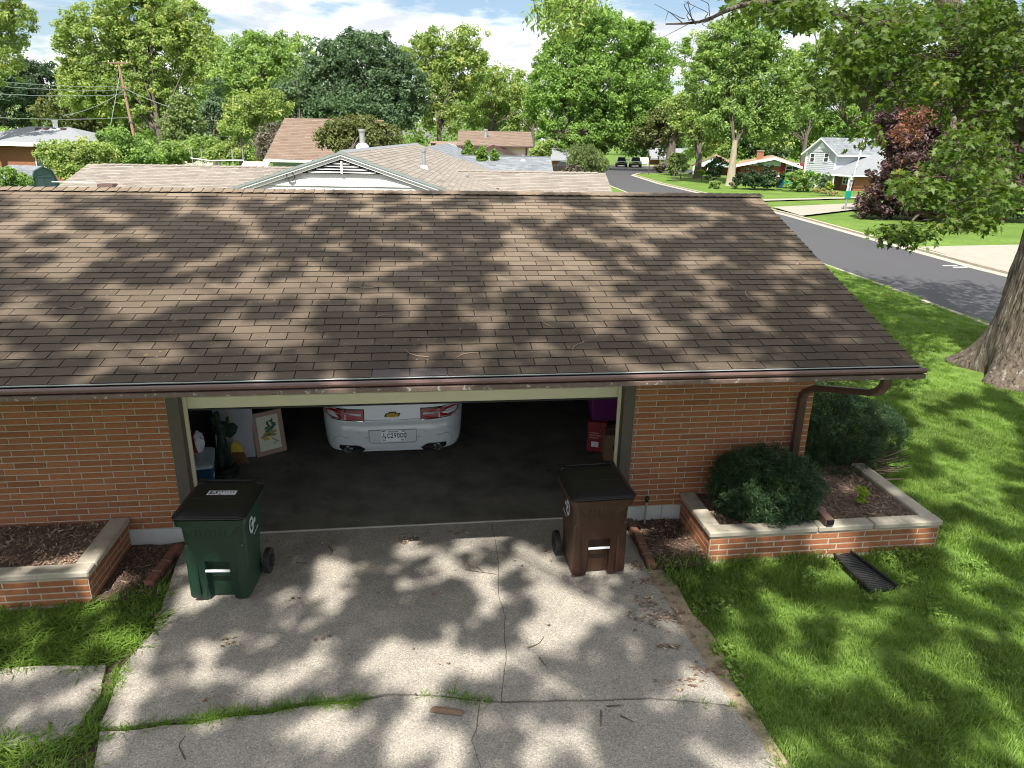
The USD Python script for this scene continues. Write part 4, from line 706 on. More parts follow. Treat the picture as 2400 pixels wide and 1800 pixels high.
# wings share one low ridge
wz, wsl, wy0 = 3.02, .30, yr_w-3.4
for x0, x1, sd in ((lw[0], -hw*.35, 21), (hw*.30, rw[0], 22)):
    wroof = A.add('wing_roof', fixn(gable_roof_mesh(x0, x1, wy0, yr_w, yr_w+3.4, wz-3.4*wsl-.005, wz-.005)), 'grey_trim')
    A.slope(wroof, (x0, wy0, wz-3.4*wsl), (1, 0, 0), x1-x0, (0, 3.4, 3.4*wsl), 'shingle_grey', seed=sd, ex=.135); A.slope(wroof, (x0, yr_w+3.4, wz-3.4*wsl), (1, 0, 0), x1-x0, (0, -3.4, 3.4*wsl), 'shingle_grey', seed=sd+5, ex=.135)
    A.add('ridge_cap', cat([fixn(loft([np.array([(a, yr_w-.14, wz-.03), (a, yr_w, wz+.015), (a, yr_w+.14, wz-.03)]), np.array([(a+.27, yr_w-.14, wz-.015), (a+.27, yr_w, wz+.035), (a+.27, yr_w+.14, wz-.015)])])) for a in np.arange(x0+.4, x1-.3, .25)]), 'shingle_grey', wroof, tone=.45)
    A.add('wing_wall', fixn(prism([(wy0+.4, -.05), (yr_w+3, -.05), (yr_w+3, wz-3*wsl-.13), (yr_w, wz-.15), (wy0+.4, wz-3*wsl-.13)], 'x', x0+.25, x1-.05)), 'brick_far')
def slope_hit(h, px_, py_, f):
    o = h.loc(CAM); c, q = math.cos(-h.a), math.sin(-h.a); d_ = np.array([[c, -q, 0], [q, c, 0], [0, 0, 1.0]])@ray(px_, py_)
    d_ /= np.linalg.norm(d_); ts = np.linspace(5, 120, 4000); P = o+ts[:, None]*d_; k = np.argmax(P[:, 2] < f(P)); return P[k]
fw = lambda P: np.where((P[:, 1] > wy0), wz-wsl*np.abs(P[:, 1]-yr_w), 0)
fg = lambda P: np.where((P[:, 1] > 0) & (P[:, 1] < Ly), Lz-sl*np.abs(P[:, 0]), 0)
q = slope_hit(A, 916, 392-28, fg); A.vent(q[0], q[1], q[2]-.02, 46*px(18), .055)
q = slope_hit(A, 1009, 402, fw); A.vent(q[0], q[1], q[2], 30*px(17.6), .05)
q = A.hit(783, 316, 1, Ly*.55); A.vent(q[0], q[1], q[2], 42*px(21), .095, base=True)
for px_, py_ in ((232, 404), (1062, 414)):
    q = slope_hit(A, px_, py_, fw); A.add('roof_vent', fixn(loft([rrect(.26, .2, .03, q[2]-.06, 3, q[0], q[1]), rrect(.24, .18, .03, q[2]+.10, 3, q[0], q[1]+.03)])), 'downpipe')
q = A.hit(628, 381, 1, .045); cc = thing('cable_coil', 'coil of dark cable hanging on the white gable', 'cable', A.o+np.array([0, 0, 0]), AA); aa = np.linspace(0, 2*np.pi*2.9, 60)
prim('coil', tube(np.column_stack([q[0]+.085*np.cos(aa)*(1+.06*np.sin(aa*.7)), np.full(60, q[1])-.02*np.sin(aa*.3), q[2]+.10*np.sin(aa)]), .011, 6), M['wire'], cc, smooth=True)
# B: blue-grey roofed house behind
apB = at(969, 309.5, 60); nB = G(914, 317.5, apB[2]); AB = -math.degrees(math.atan2(apB[0]-nB[0], apB[1]-nB[1])); LB = float(np.hypot(apB[0]-nB[0], apB[1]-nB[1]))
B = H('blue_roof_house', 'house with pale blue grey shingle roof behind the white gable house', 'house', (apB[0], apB[1]), AB)
rB = B.hit(1189.6, 339, 2, 2.95); yB = rB[1]; bz = apB[2]; hB = (bz-2.2)/.35
rfB = B.add('roof', fixn(prism([(-hB, 2.2), (0, bz), (hB, 2.2), (hB, 2.08), (0, bz-.12), (-hB, 2.08)], 'y', -LB, 0)), 'grey_trim'); B.slope(rfB, (hB, -LB, 2.205), (0, 1, 0), LB, (-hB, 0, bz-2.2), 'shingle_blue', seed=31, ex=.2, tw=.4); B.slope(rfB, (-hB, -LB, 2.205), (0, 1, 0), LB, (hB, 0, bz-2.2), 'shingle_blue', seed=32, ex=.2, tw=.4)
B.add('rake_board', fixn(prism([(0, bz+.03), (hB, 2.23), (hB, 2.05), (0, bz-.15)], 'y', .0, .05)), 'white_trim')
B.add('wall', fixn(prism([(-hB+.4, -.05), (hB-.4, -.05), (hB-.4, 2.2), (0, bz-.2), (-hB+.4, 2.2)], 'y', -LB+.4, -.3)), 'siding_white')
wB = B.add('wing_roof', fixn(gable_roof_mesh(0, rB[0], yB-3.6, yB, yB+3.6, 2.95-1.08, 2.95)), 'grey_trim'); B.slope(wB, (0, yB-3.6, 2.955-1.08), (1, 0, 0), rB[0], (0, 3.6, 1.08), 'shingle_blue', seed=33, ex=.18, tw=.4); B.slope(wB, (0, yB+3.6, 2.955-1.08), (1, 0, 0), rB[0], (0, -3.6, 1.08), 'shingle_blue', seed=34, ex=.25, tw=.5)
lB = B.hit(690, 318, 2, 3.3)
w2 = B.add('wing_roof', fixn(gable_roof_mesh(lB[0], 0, yB-1, yB+3, yB+7, 2.1, 3.35)), 'grey_trim'); B.slope(w2, (lB[0], yB-1, 2.105), (1, 0, 0), -lB[0], (0, 4, 1.25), 'shingle_blue', seed=35, ex=.25, tw=.5)
B.add('ridge_cap', bx(.2, rB[0], yB-.1, yB+.1, 2.95, 2.985), 'shingle_blue', wB, tone=.3)
B.add('wing_wall', fixn(prism([(yB-3.2, -.05), (yB+3.2, -.05), (yB+3.2, 1.9), (yB, 2.8), (yB-3.2, 1.9)], 'x', .1, rB[0]-.3)), 'siding_cream')
fB = lambda P: np.where(np.abs(P[:, 1]-yB) < 3.6, 2.95-.3*np.abs(P[:, 1]-yB), 0)
q = slope_hit(B, 1130, 347, fB); B.vent(q[0], q[1], q[2], 13*px(39), .07)
q = B.hit(1001, 336, 1, -8); B.vent(q[0], q[1], q[2], 22*px(37), .09, base=False, mt='downpipe'); q = B.hit(989, 334, 1, -6); B.vent(q[0], q[1], q[2], 18*px(38), .06, base=False)
q = B.hit(936, 318, 1, -10); B.vent(q[0], q[1], q[2], 10*px(40), .16, base=False, mt='downpipe'); q = B.hit(948, 318, 1, -9); B.vent(q[0], q[1], q[2], 6*px(40), .07, base=False, mt='downpipe')
# C and D: two storey brown roofed houses
def brown_house(label, xl, xr, yr_px, ye_px, D, wall, rise_run, nm, wl_h=6, seed=51):
    o = at(xl, yr_px, D); h = H('brown_roof_house', label, 'house', (o[0], o[1]), -5); zr = o[2]; e = h.hit(xl-2, ye_px, 1, -rise_run); R_ = h.hit(xr, yr_px+(xr-xl)*.012, 1, 0)
    ze = e[2]; r_ = h.add('roof', fixn(gable_roof_mesh(0, R_[0], -rise_run, 0, rise_run, ze, zr)), 'grey_trim'); h.slope(r_, (0, -rise_run, ze+.005), (1, 0, 0), R_[0], (0, rise_run, zr-ze), 'shingle_tan', seed=seed, ex=.2, tw=.42, lift=.012); h.slope(r_, (0, rise_run, ze+.005), (1, 0, 0), R_[0], (0, -rise_run, zr-ze), 'shingle_tan', seed=seed+1, ex=.4, tw=.9)
    h.add('gutter', cham(0, R_[0], -rise_run-.10, -rise_run, ze-.14, ze-.01, .02), 'white_trim' if wall == 'siding_green' else 'downpipe')
    w_ = h.add('wall', fixn(prism([(-rise_run+.5, -.05), (rise_run-.5, -.05), (rise_run-.5, ze-.1), (0, zr-.2), (-rise_run+.5, ze-.1)], 'x', .35, R_[0]-.35)), wall)
    for k in range(int(ze/.2)-1): h.add('siding_board', fixn(loft([np.array([(.35, -rise_run+.47, .05+.2*k), (R_[0]-.35, -rise_run+.47, .05+.2*k), (R_[0]-.35, -rise_run+.5, .05+.2*k), (.35, -rise_run+.5, .05+.2*k)]), np.array([(.35, -rise_run+.49, .25+.2*k), (R_[0]-.35, -rise_run+.49, .25+.2*k), (R_[0]-.35, -rise_run+.5, .25+.2*k), (.35, -rise_run+.5, .25+.2*k)])])), wall, w_)
    return h, zr, ze, R_[0]
Ch, zr, ze, cx1 = brown_house('sage green house with a big reddish brown roof behind the light bush', 615, 829, 255, 345, 44, 'siding_green', 5.2, 'C')
Dh, zr, ze, dx1 = brown_house('cream house with brown roof and a small front gable, beyond the blue roof', 990, 1147, 282, 313, 62, 'siding_cream', 3.6, 'D', seed=55)
g0 = Dh.hit(1065, 313, 1, -7.5); gl_ = Dh.hit(1018, 332, 1, -7.5); gs = (g0[2]-gl_[2])/(g0[0]-gl_[0]); gw = (g0[2]-2.0)/gs
Dh.add('porch_roof', fixn(prism([(g0[0]-gw, 2.0), (g0[0], g0[2]), (g0[0]+gw, 2.0), (g0[0]+gw, 1.86), (g0[0], g0[2]-.14), (g0[0]-gw, 1.86)], 'y', -7.6, -3.3)), 'roof_rust'); Dh.add('porch_gable', fixn(prism([(g0[0]-gw+.4, -.05), (g0[0]+gw-.4, -.05), (g0[0]+gw-.4, 1.9), (g0[0], g0[2]-.16), (g0[0]-gw+.4, 1.9)], 'y', -7.2, -3.3)), 'siding_cream')
for s_ in (-1, 1): Dh.add('rake_board', fixn(loft([np.array([(g0[0], -7.66, g0[2]+.03), (g0[0], -7.61, g0[2]+.03), (g0[0], -7.61, g0[2]-.2), (g0[0], -7.66, g0[2]-.2)]), np.array([(g0[0]+s_*gw, -7.66, 2.03), (g0[0]+s_*gw, -7.61, 2.03), (g0[0]+s_*gw, -7.61, 1.8), (g0[0]+s_*gw, -7.66, 1.8)])])), 'downpipe')
q = Dh.hit(1049, 301, 1, -1.6); Dh.vent(q[0], q[1], q[2]-.2, 1.0, .14)
Dh.add('downspout', cham(dx1-.6, dx1-.5, -3.25, -3.12, 0, ze-.1, .02), 'downpipe')
# E: far left grey hip roofed house
lE, rE = at(63, 273, 60), at(147, 275, 60); Eh = H('grey_hip_house', 'brick house with grey hip roof and white fascia at far left', 'house', (lE[0], lE[1]), -4); LE = np.linalg.norm(rE-lE); zE = (lE[2]+rE[2])/2; eE = 3.05; dE = 4.3
HX = 3.7
hv = np.array([(0, 0, zE), (LE, 0, zE), (-HX, -dE, eE), (LE+HX, -dE, eE), (LE+HX, dE, eE), (-HX, dE, eE), (-HX, -dE, eE-.12), (LE+HX, -dE, eE-.12), (LE+HX, dE, eE-.12), (-HX, dE, eE-.12)]); hf = [(2, 3, 1), (2, 1, 0), (3, 4, 1), (4, 5, 0), (4, 0, 1), (5, 2, 0), (6, 7, 3), (6, 3, 2), (7, 8, 4), (7, 4, 3), (8, 9, 5), (8, 5, 4), (9, 6, 2), (9, 2, 5), (6, 8, 7), (6, 9, 8)]
Eh.add('roof', trimesh.Trimesh(hv, hf, process=False), 'roof_grey'); Eh.add('fascia', cat(bx(-HX, LE+HX, -dE-.05, -dE, eE-.30, eE+.01), bx(LE+HX, LE+HX+.05, -dE, dE, eE-.3, eE+.01)), 'white_trim'); we = Eh.add('wall', bx(-HX+.7, LE+HX-.7, -dE+.7, dE-.7, -.05, eE-.13), 'brick_far')
for x in (-1.5, 2.6, 5.2): Eh.window(we, x, -dE+.69, 1.1, 1.2, 1.2, 2)
Eh.vent(LE*.75, -.6, zE-.2, .7, .18, mt='white_trim'); 
for k in range(4): Eh.add('roof_vent', cham(LE*(.28+.21*k), LE*(.28+.21*k)+.35, -.9, -.6, zE-.22, zE-.06, .02), 'downpipe')
wE = Eh.add('wing_roof', fixn(loft([np.array([(-9, -dE-4, 2.85), (-2.2, -dE-4, 2.85), (-2.2, -dE+.5, 2.85), (-9, -dE+.5, 2.85)]), np.array([(-7, -dE-2.0, 3.75), (-5, -dE-2.0, 3.75), (-5, -dE-.2, 3.75), (-7, -dE-.2, 3.75)])])), 'roof_grey'); Eh.add('fascia', bx(-9, -2.2, -dE-4.06, -dE-4.0, 2.62, 2.86), 'white_trim', wE); Eh.add('wall', bx(-8.6, -2.7, -dE-3.6, -dE+.2, -.05, 2.84), 'brick_far', wE)
# shed
sp_ = ground_at(70, 41); Sh = H('garden_shed', 'small dark teal gambrel shed with pale grey roof at far left', 'shed', (sp_[0], sp_[1]), -28)
gz = at(130, 360, 41)[2]; pr = [(-.82, .0), (.82, .0), (.82, gz*.58), (.50, gz*.9), (0, gz), (-.50, gz*.9), (-.82, gz*.58)]
Sh.add('wall', fixn(prism(pr, 'x', -1.2, 1.3)), 'siding_teal')
rp = [(-.92, gz*.50), (-.56, gz*.915), (0, gz+.06), (.56, gz*.915), (.92, gz*.50), (.87, gz*.50), (.52, gz*.90), (0, gz+.01), (-.52, gz*.90), (-.87, gz*.50)]
rs = Sh.add('roof', fixn(prism(rp, 'x', -1.3, 1.36)), 'siding_teal')
Sh.slope(rs, (-1.3, -.93, gz*.50), (1, 0, 0), 2.6, (0, .37, gz*.415), 'shingle_blue', seed=61, ex=.12, tw=.28); Sh.slope(rs, (-1.3, -.565, gz*.92), (1, 0, 0), 2.6, (0, .56, gz*.085+.05), 'shingle_blue', seed=62, ex=.12, tw=.28)
for s_ in (-1, 1): Sh.add('door', cham(1.3, 1.33, s_*.26-.25, s_*.26+.25, .08, gz*.74, .006), 'siding_teal')
Sh.add('door_trim', cat(cham(1.3, 1.34, -.56, .56, gz*.745, gz*.78, .004), cham(1.3, 1.34, -.57, -.52, .05, gz*.745, .004), cham(1.3, 1.34, .52, .57, .05, gz*.745, .004)), 'siding_teal')
# far little roof among the bushes, light-coloured lean-to
rr_ = at(420, 312, 75); Fh = H('garden_shed', 'small pale roofed shed almost hidden among bushes', 'shed', (rr_[0], rr_[1]), -8); Fh.add('wall', bx(-2.2, 2.2, -1.2, 1.2, -.05, rr_[2]-.7), 'siding_cream'); Fh.add('roof', fixn(prism([(-1.6, rr_[2]-.75), (0, rr_[2]), (1.6, rr_[2]-.75), (1.6, rr_[2]-.9), (0, rr_[2]-.12), (-1.6, rr_[2]-.9)], 'x', -2.5, 2.5)), 'shingle_tan', tone=.8)
rr_ = at(545, 350, 30); Kh = H('cold_frame', 'low pale greenhouse lean-to behind the left roof', 'cold frame', (rr_[0], rr_[1]), -6); Kh.add('frame', fixn(prism([(-.5, -.05), (.6, -.05), (.6, rr_[2]), (-.5, rr_[2]-.5)], 'x', -.55, .55)), 'siding_cream')
tp_ = at(470, 346, 52); tr = thing('swing_frame', 'pale metal play frame in front of the bushes', 'play frame', (tp_[0], tp_[1], 0), -6); tz = tp_[2]
prim('top_bar', tube([(-1.9, 0, tz+.1), (-.6, 0, tz-.05), (.8, 0, tz), (1.9, 0, tz+.02)], .05, 8), M['grey_metal'], tr, smooth=True)
for x in (-1.8, -1.1, 1.1, 1.85): prim('post', cyl((x, 0, 0), (x, 0, tz+.8), .04, 8), M['grey_metal'], tr)
prim('rail', cat(cyl((-1.8, 0, tz-.7), (-1.1, 0, tz-.7), .035, 8), cyl((1.1, 0, tz-.8), (1.85, 0, tz-.8), .03, 8)), M['grey_metal'], tr)
# F: two storey grey house across the street
o = ground_at(1752, 70); Gh = H('two_storey_house', 'two storey grey sided house with grey roofs across the street', 'house', (o[0], o[1]), -70)
ap = Gh.hit(1775, 298, 1, 0); elp = Gh.hit(1737, 327, 1, 0); erp = Gh.hit(1808, 331, 1, 0)
gx0, gx1, gxc = elp[0], erp[0], ap[0]; gze = (elp[2]+erp[2])/2; gzr = ap[2]; DEP = 11
wG = Gh.add('wall', fixn(prism([(gx0+.15, -.05), (gx1-.15, -.05), (gx1-.15, gze), (gxc, gzr-.1), (gx0+.15, gze)], 'y', .25, DEP-.3)), 'siding_grey')
for k in range(int(gze/.17)): z = .02+.17*k; Gh.add('siding_board', fixn(loft([np.array([(gx0+.16, .215, z), (gx1-.16, .215, z), (gx1-.16, .25, z), (gx0+.16, .25, z)]), np.array([(gx0+.16, .24, z+.17), (gx1-.16, .24, z+.17), (gx1-.16, .25, z+.17), (gx0+.16, .25, z+.17)])])), 'siding_grey', wG)
Gh.add('gable_board', fixn(prism([(gx0+.4, gze+.02), (gx1-.4, gze+.02), (gxc, gzr-.25)], 'y', .20, .249)), 'siding_grey', wG)
Gh.add('gable_panel', fixn(prism([(gxc-.55*(gx1-gx0)/5, gzr-.95), (gxc+.55*(gx1-gx0)/5, gzr-.95), (gxc, gzr-.3)], 'y', .17, .199)), 'white_trim', wG)
rG = Gh.add('roof', fixn(prism([(gx0-.25, gze-.2), (gxc, gzr+.05), (gx1+.25, gze-.2), (gx1+.25, gze-.33), (gxc, gzr-.1), (gx0-.25, gze-.33)], 'y', -.1, DEP)), 'white_trim')
Gh.slope(rG, (gx1+.25, -.1, gze-.195), (0, 1, 0), DEP, (gxc-gx1-.25, 0, gzr-gze+.25), 'shingle_blue', seed=71, ex=.3, tw=.5); Gh.slope(rG, (gx0-.25, -.1, gze-.195), (0, 1, 0), DEP, (gxc-gx0+.25, 0, gzr-gze+.25), 'shingle_blue', seed=72, ex=.3, tw=.5)
for a_ in (gx0+.10, gx1-.28): Gh.add('corner_board', cham(a_, a_+.18, .19, .249, 0, gze, .01), 'white_trim', wG)
for px_ in (1753.5, 1783.4): 
    q = Gh.hit(px_, 351, 1, .2); Gh.window(wG, q[0], q[1], q[2], .56, .86)
lowz = Gh.hit(1835, 405, 1, -1.5)[2]; 
cq = Gh.hit(1837, 379, 1, -1.0)
px0, px1, py0, py1, pz = 1.15, float(cq[0]), -1.0, 10.0, float(cq[2])
lr_ = Gh.add('porch_roof', fixn(loft([np.array([(px0, py0, pz), (px1, py0, pz), (px1, py1, pz), (px0, py1, pz)]), np.array([(2.25, 4.6, 3.12), (2.6, 4.6, 3.12), (2.6, 9, 3.12), (2.25, 9, 3.12)])])), 'roof_grey'); Gh.add('fascia', bx(px0-.02, px1+.02, py0-.06, py0-.004, pz-.12, pz+.01), 'white_trim', lr_); Gh.add('fascia', bx(px1+.021, px1+.06, py0, py1, pz-.12, pz+.01), 'white_trim', lr_)
Gh.add('porch_wall', bx(gx1-.1, px1-.5, .3, py1-.4, -.05, pz-.01), 'brick_far', lr_)
for x in (1.3, 3.2, px1-.15): Gh.add('porch_post', cham(x-.05, x+.05, -.95, -.85, 0, pz-.121, .01), 'white_trim', lr_)
pdoor = Gh.add('front_door', cham(2.5, 3.0, .24, .299, .02, 1.25, .01), 'brown_trim', lr_); Gh.window(lr_, 3.6, .299, .5, .7, .65, 2)
# G: ranch with rust roof, aqua gable and red shutters
o = ground_at(1674, 84); Rh = H('ranch_house', 'brick ranch house with rust brown roof, aqua gable and red shutters', 'house', (o[0], o[1]), -25)
ap = Rh.hit(1674.5, 340, 1, 0); l_ = Rh.hit(1590, 359, 1, 0); r_ = Rh.hit(1734, 357, 1, 0); rz, re = ap[2], (l_[2]+r_[2])/2
Rh.add('wall', fixn(prism([(l_[0]+.5, -.05), (r_[0]-.5, -.05), (r_[0]-.5, re-.05), (l_[0]+.5, re-.05)], 'y', .7, 16)), 'brick_far'); Rh.add('gable', fixn(prism([(l_[0]+.5, re-.04), (r_[0]-.5, re-.04), (ap[0], rz-.12)], 'y', .66, 16)), 'siding_aqua')
Rh.add('roof', fixn(prism([(l_[0], re), (ap[0], rz), (r_[0], re), (r_[0], re-.1), (ap[0], rz-.12), (l_[0], re-.1)], 'y', .0, 17)), 'roof_rust')
for a_, b_ in (((l_[0], re), (ap[0], rz)), ((ap[0], rz), (r_[0], re))): Rh.add('rake_board', fixn(prism([(a_[0], a_[1]+.03), (b_[0], b_[1]+.03), (b_[0], b_[1]-.25), (a_[0], a_[1]-.25)], 'y', -.06, -.004)), 'white_trim')
q = Rh.hit(1711, 370, 1, .66); wi = Rh.window(None, q[0], .69, q[2]-.6, 1.5, 1.5, 2)
for s_ in (-1, 1): Rh.add('shutter', cham(q[0]+s_*1.05-.28, q[0]+s_*1.05+.28, .63, .69, q[2]-.6, q[2]+.9, .01), 'red')
q = Rh.hit(1643, 329, 1, 7); chm = Rh.add('chimney', cham(q[0]-.42, q[0]+.42, 6.6, 7.4, 1, q[2]+.12, .02), 'brick_far'); Rh.add('cap', cham(q[0]-.48, q[0]+.48, 6.5, 7.5, q[2]+.12, q[2]+.2, .02), 'limestone', chm)
Rh.add('porch_roof', fixn(prism([(l_[0]-6, re-.4), (l_[0]-3, re+.9), (l_[0]+.0, re-.4), (l_[0]+.0, re-.6), (l_[0]-3, re+.7), (l_[0]-6, re-.6)], 'y', 6, 14)), 'roof_rust'); Rh.add('porch_gable', fixn(prism([(l_[0]-5.6, re-.5), (l_[0]-.4, re-.5), (l_[0]-3, re+.65)], 'y', 6.1, 6.3)), 'siding_aqua')
for x in (-5.3, -3.6): Rh.add('porch_post', cham(l_[0]+x-.1, l_[0]+x+.1, 6.1, 6.3, 0, re-.5, .02), 'white_trim')
Rh.add('porch_wall', bx(l_[0]-5.2, l_[0]+.4, 7.5, 13.5, -.05, re-.4), 'brick_far')
# H: far white fronted house with bay window, end of the street
o = ground_at(1426, 126); Wh = H('far_white_house', 'white fronted brick house with bay window beyond the street end', 'house', (o[0], o[1]), -14); z0 = .0
tz = at(1426, 341, 126)[2]; rzz = at(1426, 333, 126)[2]
ww_ = Wh.add('wall', bx(-1.6, 4.5, 0, 7, -.05, tz), 'brick_far'); Wh.add('bay', cham(-.2, 3.2, -.6, -.004, 0, tz, .02), 'white_trim', ww_); Wh.add('roof', fixn(prism([(-1.2, tz-.05), (3.5, rzz+1), (8, tz-.05), (8, tz-.3), (3.5, rzz+.7), (-1.2, tz-.3)], 'x', -1.9, 4.8)), 'roof_grey')
for k in range(4): Wh.window(ww_, .3+.8*k, -.61, tz*.42, .66, tz*.45)
Wh.add('garage_door', cham(-4.6, -2.2, -.05, .0, 0, tz*.8, .02), 'white_trim'); Wh.add('side_wall', bx(-5, -2, 0.01, 6, -.05, tz*.95), 'siding_cream')
# I: pale roof hints behind weeping tree, and pink-grey roofs
for (xl, xr, yt, yb, D, mt, nm) in ((1190, 1235, 322, 345, 95, 'roof_grey', 'small house with grey roof peeking out behind the big maple'), (925, 985, 306, 318, 85, 'shingle_tan', 'house with pale tan roof half hidden under yellow trees')):
    a_, b_ = at(xl, yb, D), at(xr, yt, D); h = H('partly_hidden_house', nm, 'house', (a_[0], a_[1]), -6); w_ = (xr-xl)*px(D); h.add('wall', bx(0.3, w_-.3, .4, 6, -.05, a_[2]-.01), 'brick_far'); h.add('roof', fixn(prism([(0, a_[2]), (3.2, b_[2]), (6.4, a_[2]), (6.4, a_[2]-.15), (3.2, b_[2]-.15), (0, a_[2]-.15)], 'x', 0, w_)), mt, tone=.9)
# vehicles at the end of the street
def suv(label, px_, py_, w_px, pm, rot, face_front=True):
    p = G(px_, py_, 0); D = (p-CAM)@FW; t = thing('parked_suv', label, 'car', p, rot); k = w_px*px(D)/1.9
    def sc(m): m.apply_scale(k); return m
    b = prim('body', sc(loft([rrect(.86, 2.2, .25, .35, 5, 0, 2.2), rrect(.95, 2.3, .3, .55, 5, 0, 2.2), rrect(.95, 2.3, .3, .9, 5, 0, 2.2), rrect(.88, 2.1, .3, 1.02, 5, 0, 2.25)])), pm, t, smooth=35); prim('cabin', sc(loft([rrect(.84, 1.45, .2, 1.0, 5, 0, 2.6), rrect(.66, 1.15, .2, 1.62, 5, 0, 2.75)])), M['car_glass'], t, smooth=35); prim('roof_panel', sc(loft([rrect(.68, 1.18, .2, 1.621, 5, 0, 2.75), rrect(.62, 1.1, .2, 1.70, 5, 0, 2.75)])), pm, t, smooth=35)
    for s_ in (-1, 1):
        prim('headlight', sc(cham(s_*.66-.2, s_*.66+.2, -.10, .02, .72, .90, .02)), M['white_plastic'], t)
        for wy in (.85, 3.5): prim('wheel', sc(cyl((s_*.72, wy, .34), (s_*.97, wy, .34), .35, 16)), M['rubber'], t)
    prim('grille', sc(cham(-.42, .42, -.11, .02, .70, .88, .02)), M['car_dark'], t); prim('bumper', sc(cham(-.88, .88, -.12, .05, .36, .58, .03)), M['car_dark'], t)
suv('light green suv parked on the drive where the street ends', 1374, 362, 24, M['suv_green'], -12); suv('dark silver suv under the tree beside the green suv', 1343, 361, 23, M['suv_silver'], -12)
p = G(1228, 374.5); rc = thing('parked_car', 'black car partly hidden behind the blue grey roof', 'car', p, 60); prim('body', loft([rrect(.8, 2.1, .3, .25, 5), rrect(.9, 2.25, .3, .6, 5), rrect(.86, 2.15, .3, .92, 5)]), M['car_red'], rc, smooth=35); prim('cabin', loft([rrect(.78, 1.3, .3, .90, 5, 0, .2), rrect(.6, .8, .3, 1.4, 5, 0, .25)]), M['car_glass'], rc, smooth=35)
for s_ in (-1, 1):
    for wy in (-1.35, 1.35): prim('wheel', cyl((s_*.65, wy, .32), (s_*.91, wy, .32), .32, 14), M['rubber'], rc)
# poles, wires, street bits
pb = ground_at(302, 95); pt_ = at(255, 133, 95); up = thing('utility_pole', 'leaning wooden utility pole with crossarm at the left trees', 'pole', pb); d_ = pt_-pb
prim('pole', cyl((0, 0, -.3), d_, .22, 10, .15), M['pole_wood'], up, smooth=40); ca = prim('crossarm', cham(-1.3, 1.3, -.07, .07, -.09, .09, .01).apply_translation(d_*.985+[0, -.2, 0]), M['pole_wood'], up)
for x in (-1.15, -.5, .5, 1.15): prim('insulator', cyl(d_*.985+[x, -.2, .09], d_*.985+[x, -.2, .32], .05, 8), M['white_plastic'], ca)
prim('crossarm', cham(-.8, .8, -.06, .06, -.07, .07, .01).apply_translation(d_*.74+[.1, -.2, 0]), M['pole_wood'], up); prim('transformer_bracket', cham(-.3, .3, -.2, .2, -.12, .12, .03).apply_translation(d_*.40), M['wire'], up)
def wire(label, a_, b_, sag, r_, mt='wire', n=16): 
    s_ = np.linspace(0, 1, n); P = a_+(b_-a_)*s_[:, None]; P[:, 2] -= sag*4*s_*(1-s_); prim_ = prim('overhead_cable', tube(P, r_, 5), M[mt], smooth=True); tag(prim_, label, 'cable')
for i, (l0, y0, y1, x1, r_, mt) in enumerate((('topmost thin cable running left from the pole head', 112, 137, 248, .02, 'wire'), ('upper of three cables running left from the middle of the pole', 170, 187, 268, .03, 'wire_pale'), ('middle of three cables running left from the middle of the pole', 181, 194, 272, .03, 'wire_pale'), ('lower of three cables running left from the middle of the pole', 199, 204, 275, .035, 'wire_pale'), ('lowest thick cable running left from below the pole bracket', 251, 253, 290, .035, 'wire_pale'))):
    wire(l0, at(-60, y0, 80), at(x1, y1, 95), .3, r_, mt)
wire('guy cable slanting left from the pole head', pb+d_*.9, at(232, 310, 90), 0, .035, 'wire_pale'); wire('guy cable slanting down left from the middle of the pole', pb+d_*.72, at(135, 250, 85), .5, .035, 'wire_pale'); wire('cable running right from the middle of the pole into the trees', pb+d_*.74, at(600, 262, 75), 1.2, .035, 'wire_pale')
wire('white service cable in front of the teal shed', at(112, 393, 22), at(206, 394, 20), .0, .012, 'white_trim')
q = G(1824, 455); fp_ = thing('flag_pole', 'thin white flag pole with a teal sign on its post', 'pole', q); hz = at(1857, 297, (q-CAM)@FW)[2]
prim('post', cyl((0, 0, -.1), (.15, 0, 2.3), .06, 10), M['grey_metal'], fp_); prim('pole', cyl((.1, 0, .9), (.55, .0, hz), .04, 8, .03), M['white_trim'], fp_); sg = prim('sign_board', cham(-.22, .18, -.09, -.03, .75, 1.25, .02).apply_translation((.06, 0, 0)), M['teal_paint'], fp_); prim('sign_board', cham(-.12, .12, -.1, -.03, 1.9, 2.15, .02).apply_translation((.14, 0, 0)), M['white_plastic'], fp_)
q = G(1368+0, 374.5); lp_ = thing('mailbox_post', 'dark slim post at the far end of the curb', 'post', ground_at(1401, 91)); prim('post', cyl((0, 0, 0), (0, 0, 2.0), .06, 8), M['brown_trim'], lp_); prim('box', cham(-.12, .12, -.2, .2, 1.9, 2.15, .03), M['brown_trim'], lp_)
for i, (dx, lab) in enumerate(((0, 'first white dash painted on the asphalt, left one'), (.75, 'second white dash painted on the asphalt, right one'))):
    q = G(2052+22*i, 574+3*i, -.026); pm_ = prim('road_marking', bx(q[0]-.28, q[0]+.28, q[1]-.05, q[1]+.05, -.0285, -.0255), M['white_trim']); tag(pm_, lab, 'road marking')
q = ground_at(1690, 76)
wb = thing('wheeled_bin', 'small blue bin far off beside the dark hedge', 'trash bin', G(1684, 405)); prim('body', loft([rrect(.25, .25, .05, 0, 3), rrect(.3, .3, .05, 1.0, 3)]), M['blue_plastic'], wb); prim('lid', loft([rrect(.32, .32, .05, 1.0, 3), rrect(.26, .26, .05, 1.1, 3)]), M['white_plastic'], wb)
